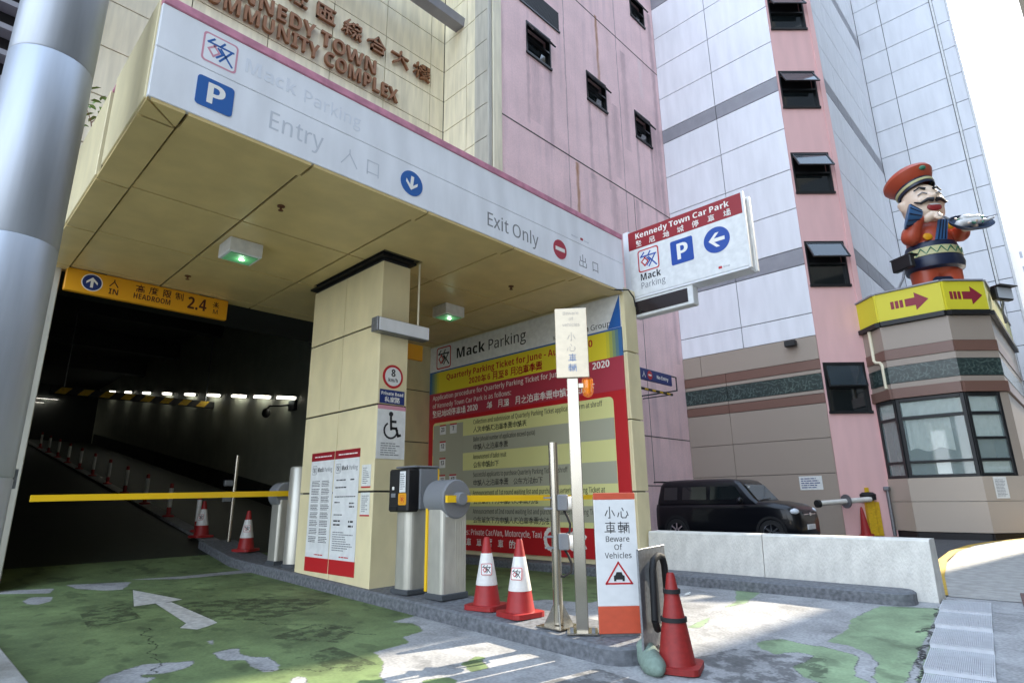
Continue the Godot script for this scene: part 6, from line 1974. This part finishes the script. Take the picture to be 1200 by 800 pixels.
# ---------------------------------------------------------------- the painted statue on the kiosk roof
func build_statue() -> void:
	var s := thing("chef_statue", "giant painted statue of a moustached man in a red cap holding a dish of fish", "statue", Transform3D(Basis(UP, deg_to_rad(-50)), Vector3(21.95, 7.2, -2.55)))
	var st := start()
	blob(st, [[Vector3(-0.34, 0.1, 0), Vector3(-0.32, 0.9, 0), 0.36, 0.42], [Vector3(0.34, 0.1, 0.05), Vector3(0.32, 0.9, 0), 0.36, 0.42],
		[Vector3(0, 1.2, 0), Vector3(0, 1.95, -0.03), 0.66, 0.6], [Vector3(-0.5, 2.1, 0), Vector3(-0.72, 1.85, 0.3), 0.27, 0.25], [Vector3(-0.72, 1.85, 0.3), Vector3(-0.6, 2.32, 0.62), 0.23, 0.18],
		[Vector3(0.5, 2.1, 0), Vector3(0.75, 1.9, 0.35), 0.27, 0.24], [Vector3(0.75, 1.9, 0.35), Vector3(0.62, 1.98, 0.8), 0.22, 0.17]], [], 0.06, 0.12)
	obj("body", st, mats.statue_orange, s)
	turned("belt", s, mats.statue_navy, [[0.66, 0.72], [0.80, 0.78], [0.84, 0.95], [0.80, 1.12], [0.74, 1.5], [0.70, 1.62], [0.5, 1.64]], 40, Transform3D(Basis.from_scale(Vector3(1, 1, 0.9)), Vector3.ZERO))
	turned("patterned_band", s, mats.statue_band, [[0.80, 1.14], [0.815, 1.15], [0.775, 1.42], [0.755, 1.43]], 40, Transform3D(Basis.from_scale(Vector3(1, 1, 0.9)), Vector3.ZERO))
	var zig := start()
	for k in 36:
		var a0 := TAU * k / 36.0
		var a1 := TAU * (k + 1) / 36.0
		var y0 := 1.18 if k % 2 else 1.38
		var y1 := 1.38 if k % 2 else 1.18
		var r := 0.802
		tube(zig, [Vector3(cos(a0) * r, y0, sin(a0) * r * 0.9), Vector3(cos(a1) * r, y1, sin(a1) * r * 0.9)], 0.016, 5)
	obj("zigzag", zig, mats.statue_green, s)
	st = start()
	prism(st, PackedVector2Array([Vector2(-0.2, 1.62), Vector2(0.14, 1.62), Vector2(0.3, 2.3), Vector2(0.02, 2.3)]), 0.0, 0.06, Vector3(0, 0, 0.57))
	obj("striped_bib", st, mats.statue_blue, s)
	for k in 3:
		st = start()
		prism(st, PackedVector2Array([Vector2(-0.14 + 0.1 * k, 1.63), Vector2(-0.1 + 0.1 * k, 1.63), Vector2(0.1 + 0.08 * k, 2.29), Vector2(0.06 + 0.08 * k, 2.29)]), 0.06, 0.07, Vector3(0, 0, 0.57))
		obj("stripe", st, mats.statue_navy, s)
	st = start()
	ball(st, Vector3(-0.38, 1.75, 0.57), Vector3(0.15, 0.12, 0.04), 12)
	ball(st, Vector3(0.36, 2.1, 0.56), Vector3(0.13, 0.13, 0.05), 12)
	obj("flower", st, mats.amber_sign, s)
	# head
	st = start()
	blob(st, [[Vector3(-0.58, 2.96, -0.02), Vector3(-0.61, 3.12, -0.02), 0.09, 0.12], [Vector3(0.58, 2.96, -0.02), Vector3(0.61, 3.12, -0.02), 0.09, 0.12]],
		[[Vector3(0, 3.05, 0.02), Vector3(0.58, 0.76, 0.56)], [Vector3(0, 2.74, 0.12), Vector3(0.53, 0.44, 0.48)], [Vector3(-0.26, 3.0, 0.42), Vector3(0.2, 0.17, 0.17)], [Vector3(0.26, 3.0, 0.42), Vector3(0.2, 0.17, 0.17)], [Vector3(0, 3.1, 0.6), Vector3(0.12, 0.12, 0.14)], [Vector3(0, 2.42, 0.38), Vector3(0.22, 0.14, 0.18)]], 0.05, 0.07)
	var head := obj("head", st, mats.skin_paint, s)
	for e: float in [-1.0, 1.0]:
		st = start()
		tube(st, [Vector3(e * 0.05, 2.96, 0.68), Vector3(e * 0.2, 2.98, 0.66), Vector3(e * 0.38, 2.9, 0.57), Vector3(e * 0.5, 2.98, 0.46)], 0.075, 10, 0.02)
		obj("moustache", st, mats.ink, head)
		st = start()
		tube(st, [Vector3(e * 0.12, 3.42, 0.53), Vector3(e * 0.27, 3.5, 0.47), Vector3(e * 0.42, 3.4, 0.42)], 0.045, 8, 0.02)
		obj("eyebrow", st, mats.ink, head)
		st = start()   # eyes closed in a smile
		tube(st, [Vector3(e * 0.13, 3.22, 0.58), Vector3(e * 0.25, 3.29, 0.54), Vector3(e * 0.37, 3.21, 0.48)], 0.022, 8, 0.018)
		obj("eye", st, mats.ink_grey, head)
	st = start()
	ball(st, Vector3(0.0, 2.74, 0.585), Vector3(0.23, 0.13, 0.06), 14)
	obj("mouth", st, mats.mouth_red, head)
	st = start()
	ball(st, Vector3(0.0, 2.82, 0.62), Vector3(0.17, 0.03, 0.03), 12)
	obj("teeth", st, mats.sign_white, head)
	# cap, pushed back and to one side
	var cap := Node3D.new()
	cap.name = "cap"
	s.add_child(cap)
	cap.transform = Transform3D(Basis(Vector3.BACK, 0.24) * Basis(Vector3.RIGHT, -0.26), Vector3(-0.04, 3.66, -0.08))
	turned("band", cap, mats.statue_navy, [[0.53, -0.1], [0.56, -0.09], [0.58, 0.12], [0.55, 0.16]], 36)
	turned("braid", cap, mats.statue_band, [[0.56, -0.02], [0.585, -0.01], [0.592, 0.07], [0.57, 0.08]], 36)
	turned("crown", cap, mats.statue_orange, [[0.56, 0.14], [0.62, 0.2], [0.72, 0.36], [0.76, 0.46], [0.73, 0.56], [0.62, 0.65], [0.4, 0.72], [0.0, 0.75]], 40)
	st = start()
	ball(st, Vector3(0.1, 0.36, 0.69), Vector3(0.13, 0.09, 0.06), 12)
	obj("badge", st, mats.statue_green, cap)
	# raised hand with its wide cuff and chopsticks
	turned("cuff", s, mats.statue_blue, [[0.0, -0.02], [0.19, -0.02], [0.22, 0.0], [0.4, 0.36], [0.38, 0.38], [0.0, 0.34]], 24, Transform3D(Basis(Quaternion(UP, Vector3(-0.8, 0.25, -0.3).normalized())), Vector3(-0.5, 2.38, 0.62)))
	st = start()
	blob(st, [[Vector3(-0.38, 2.3, 0.68), Vector3(-0.26, 2.36, 0.76), 0.13, 0.14], [Vector3(-0.2, 2.44, 0.8), Vector3(-0.1, 2.3, 0.9), 0.055, 0.045], [Vector3(-0.18, 2.37, 0.86), Vector3(-0.08, 2.25, 0.94), 0.055, 0.045], [Vector3(-0.2, 2.3, 0.9), Vector3(-0.12, 2.2, 0.96), 0.052, 0.042], [Vector3(-0.25, 2.24, 0.9), Vector3(-0.18, 2.16, 0.95), 0.045, 0.038], [Vector3(-0.24, 2.48, 0.74), Vector3(-0.1, 2.4, 0.84), 0.05, 0.042]], [], 0.03, 0.03)
	obj("hand", st, mats.skin_paint, s)
	st = start()
	tube(st, [Vector3(-0.2, 2.36, 0.92), Vector3(0.32, 1.93, 1.05)], 0.02, 6)
	tube(st, [Vector3(-0.2, 2.28, 0.95), Vector3(0.26, 1.9, 1.1)], 0.02, 6)
	obj("chopsticks", st, mats.housing_grey, s)
	var cuff_at := Transform3D(Basis(Quaternion(UP, Vector3(-0.8, 0.25, -0.3).normalized())), Vector3(-0.5, 2.38, 0.62))
	for k in 12:
		var a := TAU * k / 12.0
		st = start()
		tube(st, [cuff_at * Vector3(cos(a) * 0.225, 0.02, sin(a) * 0.225), cuff_at * Vector3(cos(a) * 0.398, 0.355, sin(a) * 0.398)], 0.022, 5)
		obj("cuff_stripe", st, mats.statue_navy, s)
	# the other hand under a long dish heaped with fish
	st = start()
	blob(st, [[Vector3(0.62, 1.9, 0.82), Vector3(0.7, 1.86, 0.98), 0.14, 0.15], [Vector3(0.72, 1.9, 1.05), Vector3(0.86, 1.98, 1.12), 0.05, 0.04], [Vector3(0.62, 1.86, 1.1), Vector3(0.7, 1.94, 1.2), 0.05, 0.04], [Vector3(0.54, 1.86, 1.1), Vector3(0.56, 1.94, 1.2), 0.05, 0.04], [Vector3(0.46, 1.88, 1.06), Vector3(0.44, 1.95, 1.16), 0.045, 0.038], [Vector3(0.8, 1.94, 0.9), Vector3(0.9, 2.02, 0.92), 0.05, 0.042]], [], 0.03, 0.03)
	obj("hand", st, mats.skin_paint, s)
	var dish := Node3D.new()
	dish.name = "dish"
	s.add_child(dish)
	dish.transform = Transform3D(Basis(UP, 0.3) * Basis(Vector3.BACK, 0.16) * Basis(Vector3.RIGHT, 1.0), Vector3(0.6, 1.88, 1.0))
	turned("platter", dish, mats.dish_blue, [[0.0, -0.06], [0.5, -0.05], [0.8, 0.06], [0.86, 0.14], [0.82, 0.14], [0.76, 0.07], [0.0, 0.0]], 32, Transform3D(Basis.from_scale(Vector3(1, 1, 0.42)), Vector3.ZERO))
	st = start()
	blob(st, [[Vector3(-0.5, 0.1, 0.05), Vector3(0.3, 0.13, 0.0), 0.13, 0.1], [Vector3(0.3, 0.13, 0.0), Vector3(0.62, 0.16, 0.02), 0.08, 0.04], [Vector3(0.6, 0.16, 0.0), Vector3(0.74, 0.24, 0.02), 0.04, 0.05], [Vector3(-0.2, 0.16, -0.16), Vector3(0.4, 0.18, -0.14), 0.1, 0.07]], [], 0.035, 0.04)
	obj("fish", st, mats.sleeve_white, dish)
	for k in 16:
		st = start()
		ball(st, Vector3(rng.randf_range(-0.55, 0.5), rng.randf_range(0.12, 0.26), rng.randf_range(-0.2, 0.24)), Vector3(rng.randf_range(0.04, 0.09), 0.03, 0.04), 8, Basis(UP, rng.randf() * 3.0))
		obj("garnish", st, [mats.statue_green, mats.sleeve_white, mats.statue_green, mats.skin_paint][k % 4], dish)
	st = start()
	prism(st, round_rect(-0.3, 0.3, -0.1, 0.26, 0.12), 0.36, 0.4, Vector3(-0.1, 0.2, 0.05))
	obj("shoe_plate", st, mats.statue_navy, s)
